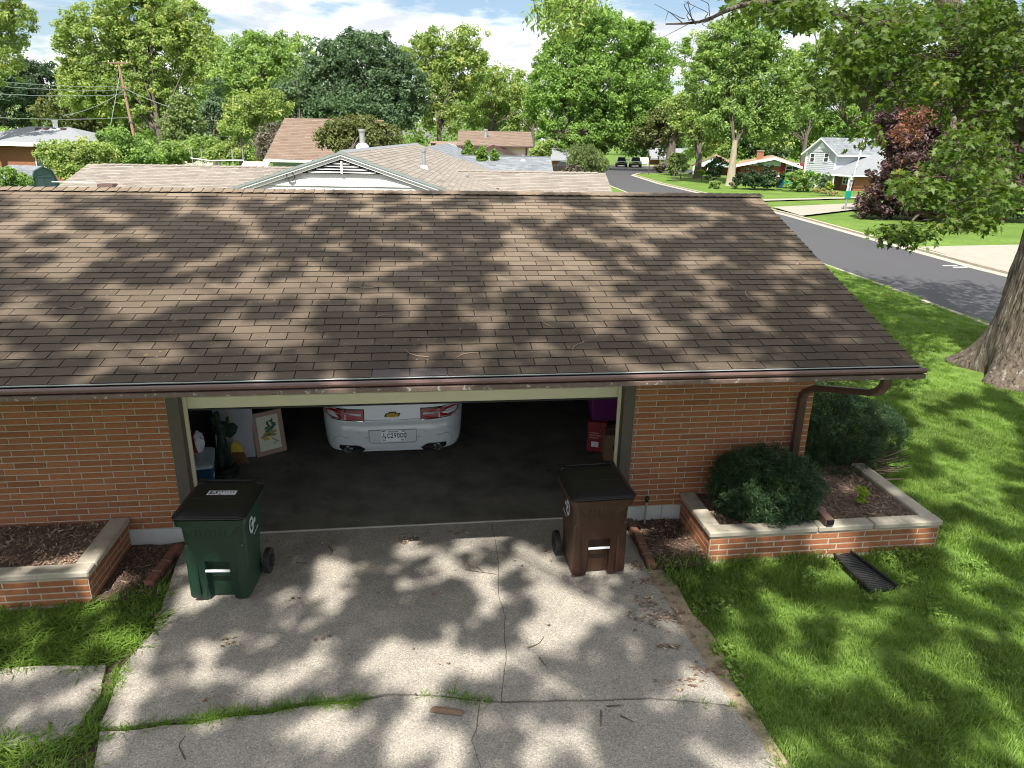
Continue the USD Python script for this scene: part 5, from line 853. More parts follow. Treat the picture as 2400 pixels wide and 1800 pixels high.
wb = thing('wheeled_bin', 'teal bin far off between dark hedge and bright hedge', 'trash bin', G(1698, 406)); prim('body', loft([rrect(.25, .25, .05, 0, 3), rrect(.3, .3, .05, 1.15, 3)]), M['teal_paint'], wb); prim('lid', loft([rrect(.32, .32, .05, 1.15, 3), rrect(.26, .26, .05, 1.25, 3)]), M['teal_paint'], wb)
# ---------------------------------------------------------------- trees
def ball(r, n): d_ = r.normal(size=(n, 3)); return d_/np.linalg.norm(d_, axis=1)[:, None]
def leaves(C_, R_, n_per, size, r, up=.5, aspect=.55, droop=0.0, squash=.75, tone0=None, shape='diamond', spread=None):
    """leaf faces round cluster centres C_ (n,3) of radius R_."""
    n = len(C_); idx = np.repeat(np.arange(n), n_per); m = len(idx); d_ = ball(r, m); rad = r.uniform(.15, 1, m)**.6
    Rr = (R_[idx] if np.ndim(R_) else np.full(m, R_)); P = C_[idx]+d_*(Rr*rad)[:, None]*np.array([1, 1, squash])
    nn = d_*.55+np.array([0, 0, up])+r.normal(0, .45, (m, 3)); nn /= np.linalg.norm(nn, axis=1)[:, None]
    ax = r.normal(size=(m, 3))+d_*.6+np.array([0, 0, -droop]); ax -= (ax*nn).sum(1)[:, None]*nn; ax /= np.linalg.norm(ax, axis=1)[:, None]; bt = np.cross(nn, ax)
    L = size*r.uniform(.6, 1.3, m)[:, None]; W_ = L*aspect
    if shape == 'diamond':
        pts = [(-.5, 0, 0), (.02, .5, .10), (.5, 0, -.06), (.02, -.5, .10)]; fc = [(0, 1, 2), (0, 2, 3)]
    elif shape == 'lobed':
        pts = [(-.50, 0, 0), (-.22, .40, .03), (-.16, .16, 0), (.10, .52, .04), (.08, .17, 0), (.52, .0, -.06), (.08, -.17, 0), (.10, -.52, .04), (-.16, -.16, 0), (-.22, -.40, .03)]
        fc = [(0, 1, 2), (2, 3, 4), (4, 5, 6), (6, 7, 8), (8, 9, 0), (0, 2, 8), (2, 4, 8), (4, 6, 8)]
    else:
        pts = [(-.5, -.22, 0), (-.5, .22, 0), (.5, .0, -.1)]; fc = [(0, 2, 1)]
    k = len(pts); V_ = np.stack([P+ax*L*a+bt*(W_ if shape != 'lobed' else L*.9)*b+nn*L*c for a, b, c in pts], 1).reshape(-1, 3)
    F_ = (np.array(fc)[None]+(np.arange(m)*k)[:, None, None]).reshape(-1, 3)
    ct = r.normal(.48, .16, n) if tone0 is None else tone0; T = np.clip(ct[idx]+r.normal(0, .14, m), 0, 1)
    return (V_, F_), np.repeat(T, k)
def ell_points(E_, n, r, shell=.5):
    """n points in a union of ellipsoids [(centre, radii)], denser towards the outside, by volume."""
    vol = np.array([np.prod(q[1]) for q in E_]); k = r.choice(len(E_), n, p=vol/vol.sum()); d_ = ball(r, n); rad = r.uniform(shell**3, 1, n)**(1/3)
    c = np.array([q[0] for q in E_])[k]; R_ = np.array([q[1] for q in E_])[k]
    nz = .82+.36*meshkit.noise(d_*2.3+c*.37, 3)
    return c+d_*R_*(rad*nz)[:, None], k
def limbs(base, h0, targets, r0, r, n=7, sides=7, lk=1.0):
    """tapered trunk with limbs that bend out to the target points"""
    ms = []; top = base+[0, 0, h0]; tk = tube([base-[0, 0, .3], base+[0, 0, .25], base+[0, 0, h0*.4], top], [r0*1.7, r0*1.15, r0*.9, r0*.6], 10)
    for t_ in targets:
        s0 = r.uniform(.55, 1.0); a = base+[0, 0, h0*s0]; s_ = np.linspace(0, 1, n)[:, None]; mid = a+(t_-a)*.45+np.array([0, 0, .22*np.linalg.norm(t_-a)*r.uniform(.3, 1)])+r.normal(0, .04, 3)*np.linalg.norm(t_-a)
        P = (1-s_)**2*a+2*s_*(1-s_)*mid+s_**2*t_; rr = np.linspace(r0*r.uniform(.16, .40)*lk, r0*.03, n); ms.append(tube(P, rr, sides))
    return tk, cat(ms)
def tree(name, label, base, E_, leaf, n_cl, n_per, size, seed, cr=1.0, r0=.25, h0=None, bark='bark_far', nl=14, group=None, catg='tree', crown='crown', **kw):
    r = np.random.default_rng(seed); t = thing(name, label, catg, base, 0, group); base = np.zeros(3)
    E_ = [(np.asarray(c, float)-np.asarray(t.GetAttribute('xformOp:translate').Get()), np.asarray(R_, float)) for c, R_ in E_]
    C_, k = ell_points(E_, n_cl, r, kw.pop('shell', .45)); lo = min(c[2]-R_[2] for c, R_ in E_)
    m_, tn = leaves(C_, cr*r.uniform(.6, 1.3, n_cl), n_per, size, r, **kw)
    h0 = h0 if h0 is not None else max(.6, lo+.15*(max(c[2]+R_[2] for c, R_ in E_)-lo))
    tk, lm_ = limbs(base, h0, C_[r.choice(n_cl, min(nl, n_cl), replace=False)], r0, r); prim('trunk', tk, M[bark], t, smooth=50); prim('limbs', lm_, M['bark_far'], t, smooth=50)
    prim(crown, m_, LEAF[leaf], t, tone=tn, kind='stuff'); return t
def tree_px(name, label, bx_, D, ells, leaf, dens=1.0, size=None, seed=1, r0=.28, depth=.9, lsize=3.15, **kw):
    """ells: list of (cx, cy, rx, ry) measured in the photograph at depth D"""
    E_ = []; m_ = px(D); area = 0
    rr = np.random.default_rng(seed+100)
    for cx_, cy_, rx, ry in ells:
        E_.append((at(cx_, cy_, D)+np.array([0, rr.uniform(-.25, .25)*rx*m_, 0]), np.array([rx*m_, rx*m_*depth, ry*m_]))); area += math.pi*rx*ry
    size = size or lsize*2.16*m_; cr = kw.pop('crpx', 13)*m_
    n_cl = int(max(40, area*dens/95)); return tree(name, label, ground_at(bx_, D), E_, leaf, n_cl, kw.pop('n_per', 50), size, seed, cr=cr, r0=r0, **kw)
T_ = tree_px
T_('broadleaf_tree', 'yellow green tree cut by the left edge of the picture', -60, 55, [(-40, 60, 85, 60), (-20, 130, 60, 50), (20, 30, 50, 35), (-30, -40, 70, 60)], 'yellow_green', 1.0, seed=1, r0=.35)
T_('broadleaf_tree', 'very tall yellow green tree behind the leaning utility pole', 352, 104, [(215, 95, 85, 75), (300, 30, 90, 70), (250, 190, 110, 70), (355, 110, 80, 80), (180, 190, 60, 60), (400, 60, 60, 60), (330, 220, 80, 50), (440, 150, 50, 70), (300, -40, 80, 40)], 'yellow_green', 1.25, seed=2, r0=.6, h0=5.0, nl=22)
T_('broadleaf_tree', 'dark wooded tree at far left, lowest of the dark group', 20, 150, [(20, 215, 80, 55), (-20, 180, 60, 60)], 'wood_green', 1.0, seed=3, r0=.4)
T_('broadleaf_tree', 'dark wooded tree at far left with rounded top under the cloud', 95, 155, [(95, 190, 55, 60), (60, 160, 40, 30)], 'wood_green', 1.0, seed=4, r0=.4)
T_('broadleaf_tree', 'olive shaded tree between dark wood and utility pole', 190, 118, [(160, 240, 80, 50), (230, 270, 70, 35)], 'olive', 1.0, seed=5, r0=.4)
T_('broadleaf_tree', 'mid green tree right of the tallest yellow green tree', 560, 100, [(540, 130, 70, 65), (590, 180, 70, 70), (500, 200, 60, 60), (600, 110, 40, 40)], 'mid_green', 1.15, seed=6, r0=.4)
T_('oak_tree', 'dark bluish green oak in the middle of the tree line', 800, 88, [(780, 150, 95, 75), (720, 190, 75, 70), (850, 200, 80, 70), (790, 90, 60, 35), (690, 125, 40, 45), (780, 240, 120, 45)], 'oak_green', 1.35, seed=7, r0=.5, lsize=3.2)
T_('broadleaf_tree', 'yellowing tree with several stems right of the dark oak', 950, 95, [(950, 110, 60, 50), (990, 160, 60, 60), (930, 200, 50, 55), (1015, 100, 45, 40), (900, 120, 40, 40), (960, 250, 50, 35)], 'yellow_green', 1.0, seed=8, r0=.35, nl=22)
T_('broadleaf_tree', 'pale yellow green tree with thin stems above the cream house', 1060, 105, [(1080, 200, 60, 55), (1050, 250, 50, 35), (1120, 240, 40, 40), (1040, 160, 35, 35)], 'yellow_green', .8, seed=9, r0=.3, nl=22)
T_('maple_tree', 'very large fresh green maple behind the end of the street', 1200, 100, [(1230, 130, 75, 70), (1320, 90, 90, 65), (1400, 140, 70, 75), (1290, 200, 110, 80), (1190, 210, 60, 70), (1390, 240, 90, 60), (1230, 290, 70, 45), (1340, 280, 90, 50), (1290, 50, 60, 35), (1440, 290, 40, 45)], 'fresh_green', 1.35, seed=10, r0=.7, h0=4.0, nl=34)
T_('maple_tree', 'rounded green maple on the far lawn with pale grey trunk', 1577, 71, [(1590, 100, 85, 65), (1530, 170, 60, 70), (1650, 170, 75, 75), (1590, 230, 75, 50), (1600, 275, 60, 28), (1545, 265, 45, 30), (1660, 270, 50, 28), (1510, 110, 40, 40), (1690, 230, 60, 50)], 'mid_green', 1.25, seed=11, r0=.40, h0=4.2, bark='bark_pale', nl=13)
T_('broadleaf_tree', 'small dark stemmed tree on the far lawn left of the rounded maple', 1506, 84, [(1500, 270, 45, 40), (1535, 300, 35, 30), (1480, 235, 40, 35)], 'yellow_green', 1.0, seed=12, r0=.45, h0=2.6)
T_('maple_tree', 'thick trunked tree with bronze tinted leaves in front of the far white house', 1446, 97, [(1430, 270, 55, 35), (1395, 295, 40, 25), (1460, 240, 45, 35)], 'olive', 1.0, seed=13, r0=.75, h0=4.5)
T_('broadleaf_tree', 'light green tree behind the two storey house, left one', 1730, 100, [(1720, 230, 70, 60), (1760, 150, 60, 70), (1680, 280, 50, 45)], 'mid_green', 1.0, seed=14, r0=.4)
T_('broadleaf_tree', 'green tree directly behind the ridge of the two storey house', 1850, 105, [(1830, 210, 70, 75), (1900, 180, 70, 80), (1800, 280, 70, 40), (1860, 270, 60, 40)], 'fresh_green', 1.0, seed=15, r0=.4)
T_('broadleaf_tree', 'tall green tree behind the purple maple near the right edge', 2100, 90, [(2080, 170, 110, 90), (2180, 240, 90, 80), (2000, 230, 70, 70)], 'mid_green', .9, seed=16, r0=.5)
T_('broadleaf_tree', 'green tree in the gap behind the yellow stems and big maple', 1150, 135, [(1130, 230, 60, 60), (1040, 220, 60, 60), (1180, 180, 40, 40)], 'mid_green', .8, seed=17, r0=.4)
T_('broadleaf_tree', 'shaded green tree behind the sage house roof', 650, 85, [(640, 220, 60, 60), (590, 250, 50, 45)], 'oak_green', .9, seed=18, r0=.35)
T_('broadleaf_tree', 'distant green tree filling the left gap behind the mid green tree', 470, 140, [(460, 160, 70, 80), (640, 130, 50, 60)], 'mid_green', .8, seed=19, r0=.4)
T_('small_tree', 'pale leaved conical small tree left of the bush row', 392, 62, [(392, 270, 40, 42), (392, 235, 24, 28), (395, 300, 42, 25)], 'pale_green', 1.4, seed=20, r0=.12)
T_('small_tree', 'slender blue green conifer rising among the bushes', 470, 70, [(465, 250, 28, 45), (468, 205, 18, 38), (462, 290, 36, 25)], 'oak_green', 1.5, seed=21, r0=.14)
T_('small_tree', 'yellow green small tree with bare stems left of the bronze bush', 525, 58, [(540, 240, 60, 35), (520, 275, 45, 30), (580, 225, 50, 30)], 'yellow_green', 1.3, seed=22, r0=.1, h0=2.6)
T_('shrub', 'greyish bronze leaved shrub left of the sage green house', 600, 48, [(600, 300, 45, 30), (620, 325, 36, 22), (580, 325, 30, 22)], 'bronze_bush', 1.6, seed=23, r0=.06, catg='shrub', h0=.6)
T_('small_tree', 'rounded light green small tree in front of the sage green house', 765, 34, [(770, 283, 75, 28), (720, 300, 48, 26), (830, 292, 42, 24), (770, 305, 80, 20)], 'olive', 1.5, seed=24, r0=.1, lsize=3.3)
T_('shrub', 'large bushy green shrub behind the teal shed', 170, 52, [(160, 345, 70, 35), (120, 325, 40, 22), (205, 330, 45, 30), (190, 370, 60, 28)], 'yellow_green', 1.6, seed=25, r0=.08, catg='shrub', h0=.6)
T_('small_tree', 'bright green sapling cluster below the leaning pole', 262, 56, [(255, 310, 36, 30), (285, 320, 34, 30), (230, 335, 30, 25), (300, 345, 40, 22)], 'fresh_green', 1.6, seed=26, r0=.08)
T_('shrub', 'bright green shrub at the left edge above the garage ridge', 15, 22, [(10, 385, 45, 22), (40, 395, 26, 14)], 'fresh_green', 1.8, seed=27, r0=.03, catg='shrub', h0=.4, crpx=8)
T_('shrub', 'dark green shrub under the grey hip roof at the left edge', 10, 60, [(10, 335, 30, 22), (30, 300, 26, 16), (0, 300, 20, 14)], 'mid_green', 1.4, seed=28, r0=.05, catg='shrub', h0=.4)
T_('shrub', 'broad green shrub in front of the pale play frame', 400, 60, [(380, 330, 50, 22), (440, 320, 45, 26), (350, 340, 40, 15)], 'mid_green', 1.5, seed=29, r0=.06, catg='shrub', h0=.5)
T_('shrub', 'low green shrub right of the pale play frame', 500, 58, [(505, 330, 40, 22), (560, 340, 25, 12), (470, 335, 30, 14)], 'yellow_green', 1.4, seed=30, r0=.06, catg='shrub', h0=.5)
T_('shrub', 'weeping shrub with hanging pale green foliage beside the street', 1265, 72, [(1265, 340, 34, 26), (1250, 358, 26, 20), (1288, 358, 26, 20)], 'weeping', 2.2, seed=31, r0=.1, catg='shrub', h0=1.2, droop=2.5, up=.1, aspect=.3)
T_('shrub', 'low bronze coloured shrub by the black car', 1238, 70, [(1238, 368, 16, 12), (1216, 374, 12, 6)], 'bronze_bush', 1.6, seed=32, r0=.04, catg='shrub', h0=.3, crpx=6)
T_('shrub', 'yellow tinted shrub beside the cream house', 1165, 70, [(1165, 325, 16, 18), (1185, 318, 14, 14)], 'yellow_green', 1.5, seed=33, r0=.05, catg='shrub', h0=.5, crpx=8)
for i, (x, yt, yb, hw_, D, lab) in enumerate(((733, 306, 335, 7, 40, 'narrow cone shaped evergreen left of the grey stack pipe'), (893, 298, 318, 6, 48, 'smaller of two cone evergreens behind the roof peak'), (906, 288, 318, 9, 48, 'taller of two cone evergreens behind the roof peak'), (1012, 303, 330, 10, 47, 'pointed evergreen at the left end of the cream house'), (1041, 314, 337, 9, 46, 'blunt evergreen before the small front gable'), (1068, 327, 340, 6, 46, 'smallest evergreen peeking above the blue grey roof'))):
    T_('cone_evergreen', lab, x, D, [(x, (yt+yb)/2+4, hw_*1.05, 13), (x, yb, hw_*1.35, 16), (x, yt+9, hw_*.6, 10)], 'arbor', 14.0, seed=40+i, r0=.05, catg='evergreen', h0=.5, group='cone shaped evergreens behind the roofs', crpx=3, lsize=1.8, n_per=24, shell=.7)
def hedge(label, x, D, ells, leaf, seed, **kw): return T_('hedge', label, x, D, ells, leaf, 2.2, seed=seed, r0=.05, catg='hedge', h0=.3, lsize=2.4, crpx=6, n_per=40, **kw)
hedge('bright green clipped hedge in front of the two storey house', 1735, 64, [(1722, 389, 24, 20), (1750, 390, 22, 21), (1736, 384, 32, 15), (1708, 397, 12, 12)], 'fresh_green', 51, shell=.75)
hedge('dark tall yew hedge in front of the ranch house', 1630, 66, [(1612, 384, 30, 18), (1662, 383, 32, 20), (1640, 388, 48, 16), (1590, 392, 14, 12), (1652, 360, 16, 9)], 'yew', 52)
hedge('dark shrub between the ranch porch and the pale trunk', 1548, 74, [(1550, 360, 22, 20), (1540, 378, 16, 12)], 'yew', 53)
hedge('dark shrub at the end of the bright clipped hedge', 1782, 62, [(1782, 390, 8, 16)], 'oak_green', 54)
T_('shrub', 'bronze dome shaped shrub before the far white house', 1425, 95, [(1425, 362, 15, 8)], 'bronze_bush', 2.5, seed=55, r0=.04, catg='shrub', h0=.3, crpx=4, lsize=2)
T_('shrub', 'round green shrub left of the pale trunk', 1548, 66, [(1543, 400, 13, 9)], 'mid_green', 2.5, seed=56, r0=.04, catg='shrub', h0=.3, crpx=4, lsize=2)
T_('shrub', 'yellow flowering low shrub by the ranch porch', 1515, 78, [(1515, 372, 12, 5)], 'lime', 2.5, seed=57, r0=.03, catg='shrub', h0=.2, crpx=3, lsize=1.8)
T_('sapling', 'thin young sapling on the far lawn, left one', 1456, 76, [(1456, 358, 9, 22), (1450, 340, 10, 8)], 'pale_green', .9, seed=58, r0=.05, h0=1.6, crpx=6)
T_('sapling', 'thin young sapling with reddish stem on the far lawn, right one', 1470, 82, [(1471, 345, 12, 16), (1479, 362, 7, 8)], 'mid_green', .9, seed=59, r0=.05, h0=1.6, crpx=6)
T_('flower_bed', 'flower bed of yellow and pink blooms before the two storey house', 1785, 60, [(1777, 412, 9, 5), (1800, 417, 9, 4), (1816, 420, 7, 4), (1758, 410, 6, 3)], 'flowers', 4, seed=60, r0=.02, catg='flower bed', h0=.1, crpx=3, lsize=1.5, crown='blooms')
T_('shrub', 'lime green tall grass plant near the porch', 1792, 60, [(1792, 402, 7, 8)], 'lime', 3, seed=61, r0=.03, catg='shrub', h0=.3, crpx=3, lsize=2, droop=1)
for i, (x, D, lf, lab) in enumerate(((1545, 122, 'mid_green', 'leafy tree behind the ranch porch, left of the pale trunk'), (1640, 120, 'oak_green', 'darker tree directly behind the ranch chimney'), (1740, 125, 'mid_green', 'tree between the ranch house and the two storey house'), (1870, 122, 'oak_green', 'shaded tree behind the right end of the two storey roof'), (1975, 118, 'mid_green', 'low leafy tree behind the rusty bough'), (1420, 150, 'oak_green', 'dark tree behind the far white house'))):
    T_('broadleaf_tree', lab, x, D, [(x, 285, 62, 42), (x+25, 318, 50, 22), (x-30, 315, 45, 24)], lf, .9, seed=140+i, r0=.3, h0=1.2)
# purple maple beyond the street
pbx = G(2140, 478); pD = float((pbx-CAM)@FW)
T_('purple_maple', 'dark purple leaved maple with one rusty bough across the street', 2140, pD, [(2060, 330, 120, 80), (1990, 270, 80, 70), (2120, 230, 110, 90), (1920, 420, 55, 50), (2010, 420, 90, 50), (2160, 400, 110, 70), (1965, 380, 70, 50), (2230, 300, 90, 90), (1890, 445, 35, 25), (2100, 440, 90, 40)], 'purple', 1.25, seed=70, r0=.45, h0=3.2, nl=26, lsize=4.4, crpx=16)
E_r = [(at(1985, 245, pD-4), np.array([.9, .8, 1.1])), (at(1955, 290, pD-4), np.array([.9, .7, .7]))]
r = np.random.default_rng(71); C_, k = ell_points(E_r, 36, r, .3); m_, tn = leaves(C_, .35, 40, .17, r); pm = stage.GetPrimAtPath('/World/purple_maple'); v0 = np.array(pm.GetAttribute('xformOp:translate').Get()); prim('rusty_bough', (m_[0]-v0, m_[1]), LEAF['rust'], pm, tone=tn, kind='stuff')
# far filling woods along the horizon: a mass nobody could count
r = np.random.default_rng(80); Vs, Fs, Ts, n0 = [], [], [], 0
for x in np.arange(-220, 260, 11):
    y = 190+r.uniform(-12, 22); h = r.uniform(13, 19); E_ = [((x, y, h*.5), (9, 7, h*.55))]; C_, k = ell_points(E_, 70, r, .5); (v, f), tn = leaves(C_, 2.4*r.uniform(.7, 1.3, 70), 26, 1.0, r); Vs.append(v); Fs.append(f+n0); n0 += len(v); Ts.append(tn)
prim('distant_woods', (np.vstack(Vs), np.vstack(Fs)), LEAF['mid_green'], tone=np.concatenate(Ts), label='distant woods closing the view behind the houses', kind='stuff')

# ---------------------------------------------------------------- the two near trees
nb = np.array([14.25, 4.75, 0.0])
nt = thing('maple_tree', 'large near maple with thick ridged trunk at the right edge', 'tree', nb)
def trunk_surface(h, prof, seed, n=170, m=130, lean=(0, 0)):
    """fluted trunk with root flare; prof(t) radius"""
    V_ = []
    for j in range(m):
        z = -.15+h*(j/(m-1))**1.3; R_ = prof(z); a = np.arange(n)*2*np.pi/n
        fl = np.exp(-max(z, 0)/.38); lob = 1+fl*.20*np.cos(5*a+1.0)+fl*.12*np.cos(3*a+.4)
        P = np.column_stack([np.cos(a)*2.2, np.sin(a)*2.2, np.full(n, z*.5)]); rg = meshkit.fbm(np.column_stack([np.cos(a)*7, np.sin(a)*7, np.full(n, z*1.1)]), 3, seed)-.5
        fu = np.abs(meshkit.fbm(np.column_stack([np.cos(a)*11, np.sin(a)*11, np.full(n, z*1.5)]), 3, seed+4)-.5); rr = R_*lob*(1+.12*rg+.10*(meshkit.noise(P, seed+2)-.5))+.16*np.minimum(fu, .16)-.02; V_.append(np.column_stack([lean[0]*z+rr*np.cos(a), lean[1]*z+rr*np.sin(a), np.full(n, z)]))
    i = np.arange(n*m).reshape(m, n); nx = np.roll(i, -1, 1); q = np.stack([i[:-1], nx[:-1], nx[1:], i[1:]], -1).reshape(-1, 4); return (np.vstack(V_), q)
prof = lambda z: .74+.22*math.exp(-max(z, 0)/.40)+.20*math.exp(-max(z, 0)/1.3)-.015*z
prim('trunk', trunk_surface(5.2, prof, 3, lean=(.045, .02)), M['bark'], nt, smooth=True)
def L_(P): return np.asarray(P, float)-nb
top = np.array([.2, .1, 4.9]); lm = []
def limb(pts, r0_, r1_): s_ = np.linspace(0, 1, 14); t_ = np.linspace(0, 1, len(pts)); P = np.column_stack([np.interp(s_, t_, np.array(pts)[:, k]) for k in range(3)]); P[1:-1] = (P[:-2]+2*P[1:-1]+P[2:])/4; lm.append(tube(P, np.linspace(r0_, r1_, 14), 10))
limb([top-[0, 0, .6], L_(at(2160, 230, 13.0)), L_(at(2115, 175, 12.6)), L_(at(2075, 110, 12.2)), L_(at(2050, 20, 12)), L_(at(2030, -120, 12))], .34, .14)
limb([top-[0, 0, .3], L_(at(2175, 140, 13.6)), L_(at(2130, 0, 13.6)), L_(at(2120, -160, 13.4))], .40, .25)
limb([top, top+[.3, .2, 2.5], top+[.9, 1, 6]], .48, .25); limb([top, top+[1.6, -.8, 2.2], top+[3.2, -2, 4.5]], .35, .14); limb([top-[0, 0, .5], L_(at(2210, 260, 13.3)), L_(at(2212, 60, 13.0)), top+[-.6, -1.6, 5.5]], .42, .18)
limb([L_(at(2080, 125, 12.2)), L_(at(1995, 128, 11.6)), L_(at(1935, 170, 11)), L_(at(1890, 230, 10.5)), L_(at(1830, 270, 10.2))], .085, .015)
limb([L_(at(2110, 180, 12.6)), L_(at(2050, 250, 11.6)), L_(at(2080, 350, 11)), L_(at(2020, 430, 10.6)), L_(at(1940, 505, 10.2))], .06, .012)
limb([L_(at(2060, 40, 12)), L_(at(1900, 60, 10.8)), L_(at(1760, 20, 9.8)), L_(at(1640, 0, 9)), L_(at(1570, 20, 8.6)), L_(at(1520, 50, 8.4)), L_(at(1438, 52, 8.3))], .06, .008)
limb([L_(at(2160, 300, 13)), L_(at(2150, 400, 11.8)), L_(at(2100, 460, 11.2)), L_(at(2070, 500, 11))], .05, .01)
r = np.random.default_rng(91)
for k in range(9): a = at(1445+r.uniform(0, 110), 45+r.uniform(-12, 8), 8.35); limb([L_(a), L_(a)+r.normal(0, .10, 3)+[-.08, 0, .06], L_(a)+r.normal(0, .15, 3)+[-.2, 0, .05]], .006, .002)
prim('limbs', cat(lm), M['bark'], nt, smooth=50)
# leaf sprays: (cx, cy, rx, ry, depth range, sprays)
CC = []
sp = [(1900, 60, 120, 55, 9.5, 13, 150), (2040, 90, 150, 90, 10.5, 14.5, 240), (1940, 170, 130, 55, 10, 13, 170), (2110, 230, 100, 80, 11, 14, 150), (1850, 130, 70, 55, 9.3, 11.5, 90), (1790, 190, 60, 40, 9.3, 11, 30), (2090, 340, 80, 60, 10, 13, 90), (2110, 420, 100, 50, 10, 13, 110), (1990, 410, 60, 40, 9.8, 11.5, 60), (2080, 480, 60, 22, 10, 11.5, 36), (1935, 508, 38, 14, 9.9, 10.4, 22), (1985, 512, 26, 12, 10, 10.6, 10), (2170, 330, 60, 90, 12, 14, 70), (1640, 20, 75, 22, 8.6, 9.8, 36), (1740, 40, 60, 28, 9, 10.5, 50), (1700, 10, 90, 14, 8.8, 10.5, 40), (1870, 285, 40, 30, 10, 11.5, 12), (2150, 60, 70, 70, 12, 15, 90), (2180, 130, 45, 110, 11.3, 12.6, 90), (2130, 60, 50, 60, 11, 12.4, 50)]
Vs, Fs, Ts, n0, tw = [], [], [], 0, []
for cx_, cy_, rx, ry, d0, d1, n in sp:
    n = int(n*.82); a = r.uniform(0, 6.28, n); q = np.sqrt(r.uniform(0, 1, n)); D_ = r.uniform(d0, d1, n); C_ = np.array([L_(at(cx_+rx*math.cos(t_)*s_, cy_+ry*math.sin(t_)*s_, d_)) for t_, s_, d_ in zip(a, q, D_)])
    (v, f), tn = leaves(C_, .26, 13, .115, r, up=.8, droop=.9, shape='lobed', squash=.6, tone0=r.normal(.45, .16, n)); Vs.append(v); Fs.append(f+n0); n0 += len(v); Ts.append(tn)
    CC.append(C_[::2])
LP_ = np.vstack([m.vertices[::10][:14] for m in lm]); CC = np.vstack(CC)
for c in CC:
    q = LP_[np.argmin(((LP_-c)**2).sum(1))]; d_ = np.linalg.norm(q-c)
    if d_ < 2.6: mid = c+(q-c)*.45+r.normal(0, .09*d_, 3)+[0, 0, .06*d_]; tw.append(tube([c, (c+mid)/2+r.normal(0, .02, 3), mid, q], [.0025, .0035, .005, .008], 4, False))
prim('leaf_sprays', (np.vstack(Vs), np.vstack(Fs)), LEAF['maple_near'], nt, tone=np.concatenate(Ts), kind='stuff'); prim('twigs', cat(tw), M['twig'], nt, kind='stuff')
# the rest of its crown, above and to the right of the picture
C_, k = ell_points([((.0, -.5, 11.0), (4.5, 4.5, 3.6)), ((3, -3.5, 10), (4.5, 4, 3.0))], 330, r, .4); m_, tn = leaves(C_, .8*r.uniform(.6, 1.3, 330), 34, .22, r, up=.6); prim('crown', m_, LEAF['maple_near'], nt, tone=tn, kind='stuff')

# shade tree behind the viewer: its crown throws the dappled light on roof, drive and lawn
sb_ = np.array([7.6, -12.5, 0.0]); stt = thing('maple_tree', 'tall shade maple behind the viewer whose twigs hang in at the top', 'tree', sb_)
# gaps in its crown: each lets one patch of sun through to the roof or the ground
GAP_ROOF = [(261,408,575,23),(784,403,436,12),(87,440,78,16),(218,457,52,17),(488,457,70,19),(418,449,52,17),(52,462,61,12),(165,527,48,22),(35,584,52,12),(366,501,39,12),(287,462,35,12),(618,449,52,9),(627,496,22,9),(801,449,44,12),(862,529,26,9),(557,575,44,12),(514,536,44,10),(305,636,96,26),(366,614,52,12),(200,645,52,14),(78,649,70,17),(26,666,44,17),(26,701,44,12),(488,706,61,14),(540,636,35,10),(566,666,44,9),(540,688,35,12),(488,736,44,12),(375,745,52,16),(305,745,35,10),(174,771,44,12),(261,793,52,9),(105,736,35,14),(17,745,26,10),(453,758,35,10),(636,701,44,10),(941,601,35,10),(932,658,35,12),(1019,684,52,14),(915,701,52,12),(958,745,70,17),(871,762,61,12),(1071,597,35,12),(1071,562,52,17),(1063,466,52,26),(976,475,35,14),(784,753,44,10),(836,797,87,7),(1054,640,26,9),(1131,449,61,26),(1209,449,52,19),(1122,501,52,22),(1148,553,105,30),(1052,562,35,17),(1253,566,61,22),(1270,614,87,17),(1209,597,78,17),(1340,570,44,12),(1357,618,52,10),(1296,653,78,17),(1375,675,61,16),(1209,684,52,14),(1453,649,52,9),(1462,666,35,10),(1401,727,70,14),(1183,719,61,12),(1314,701,35,12),(1409,692,44,10),(1462,510,44,10),(1427,544,35,9),(1523,492,44,9),(1610,505,26,9),(1549,557,39,9),(1531,605,26,7),(1488,479,26,7),(1679,575,35,7),(1732,605,26,7),(1775,736,35,10),(1871,745,44,9),(1531,666,26,7),(1113,762,70,10),(1253,753,52,10),(1479,762,52,10),(1566,771,52,7),(1671,780,70,7),(1801,780,52,7),(1923,762,35,7),(1662,449,44,7),(1479,462,35,7),(1549,466,35,7),(1357,414,52,7),(1183,415,174,12)]
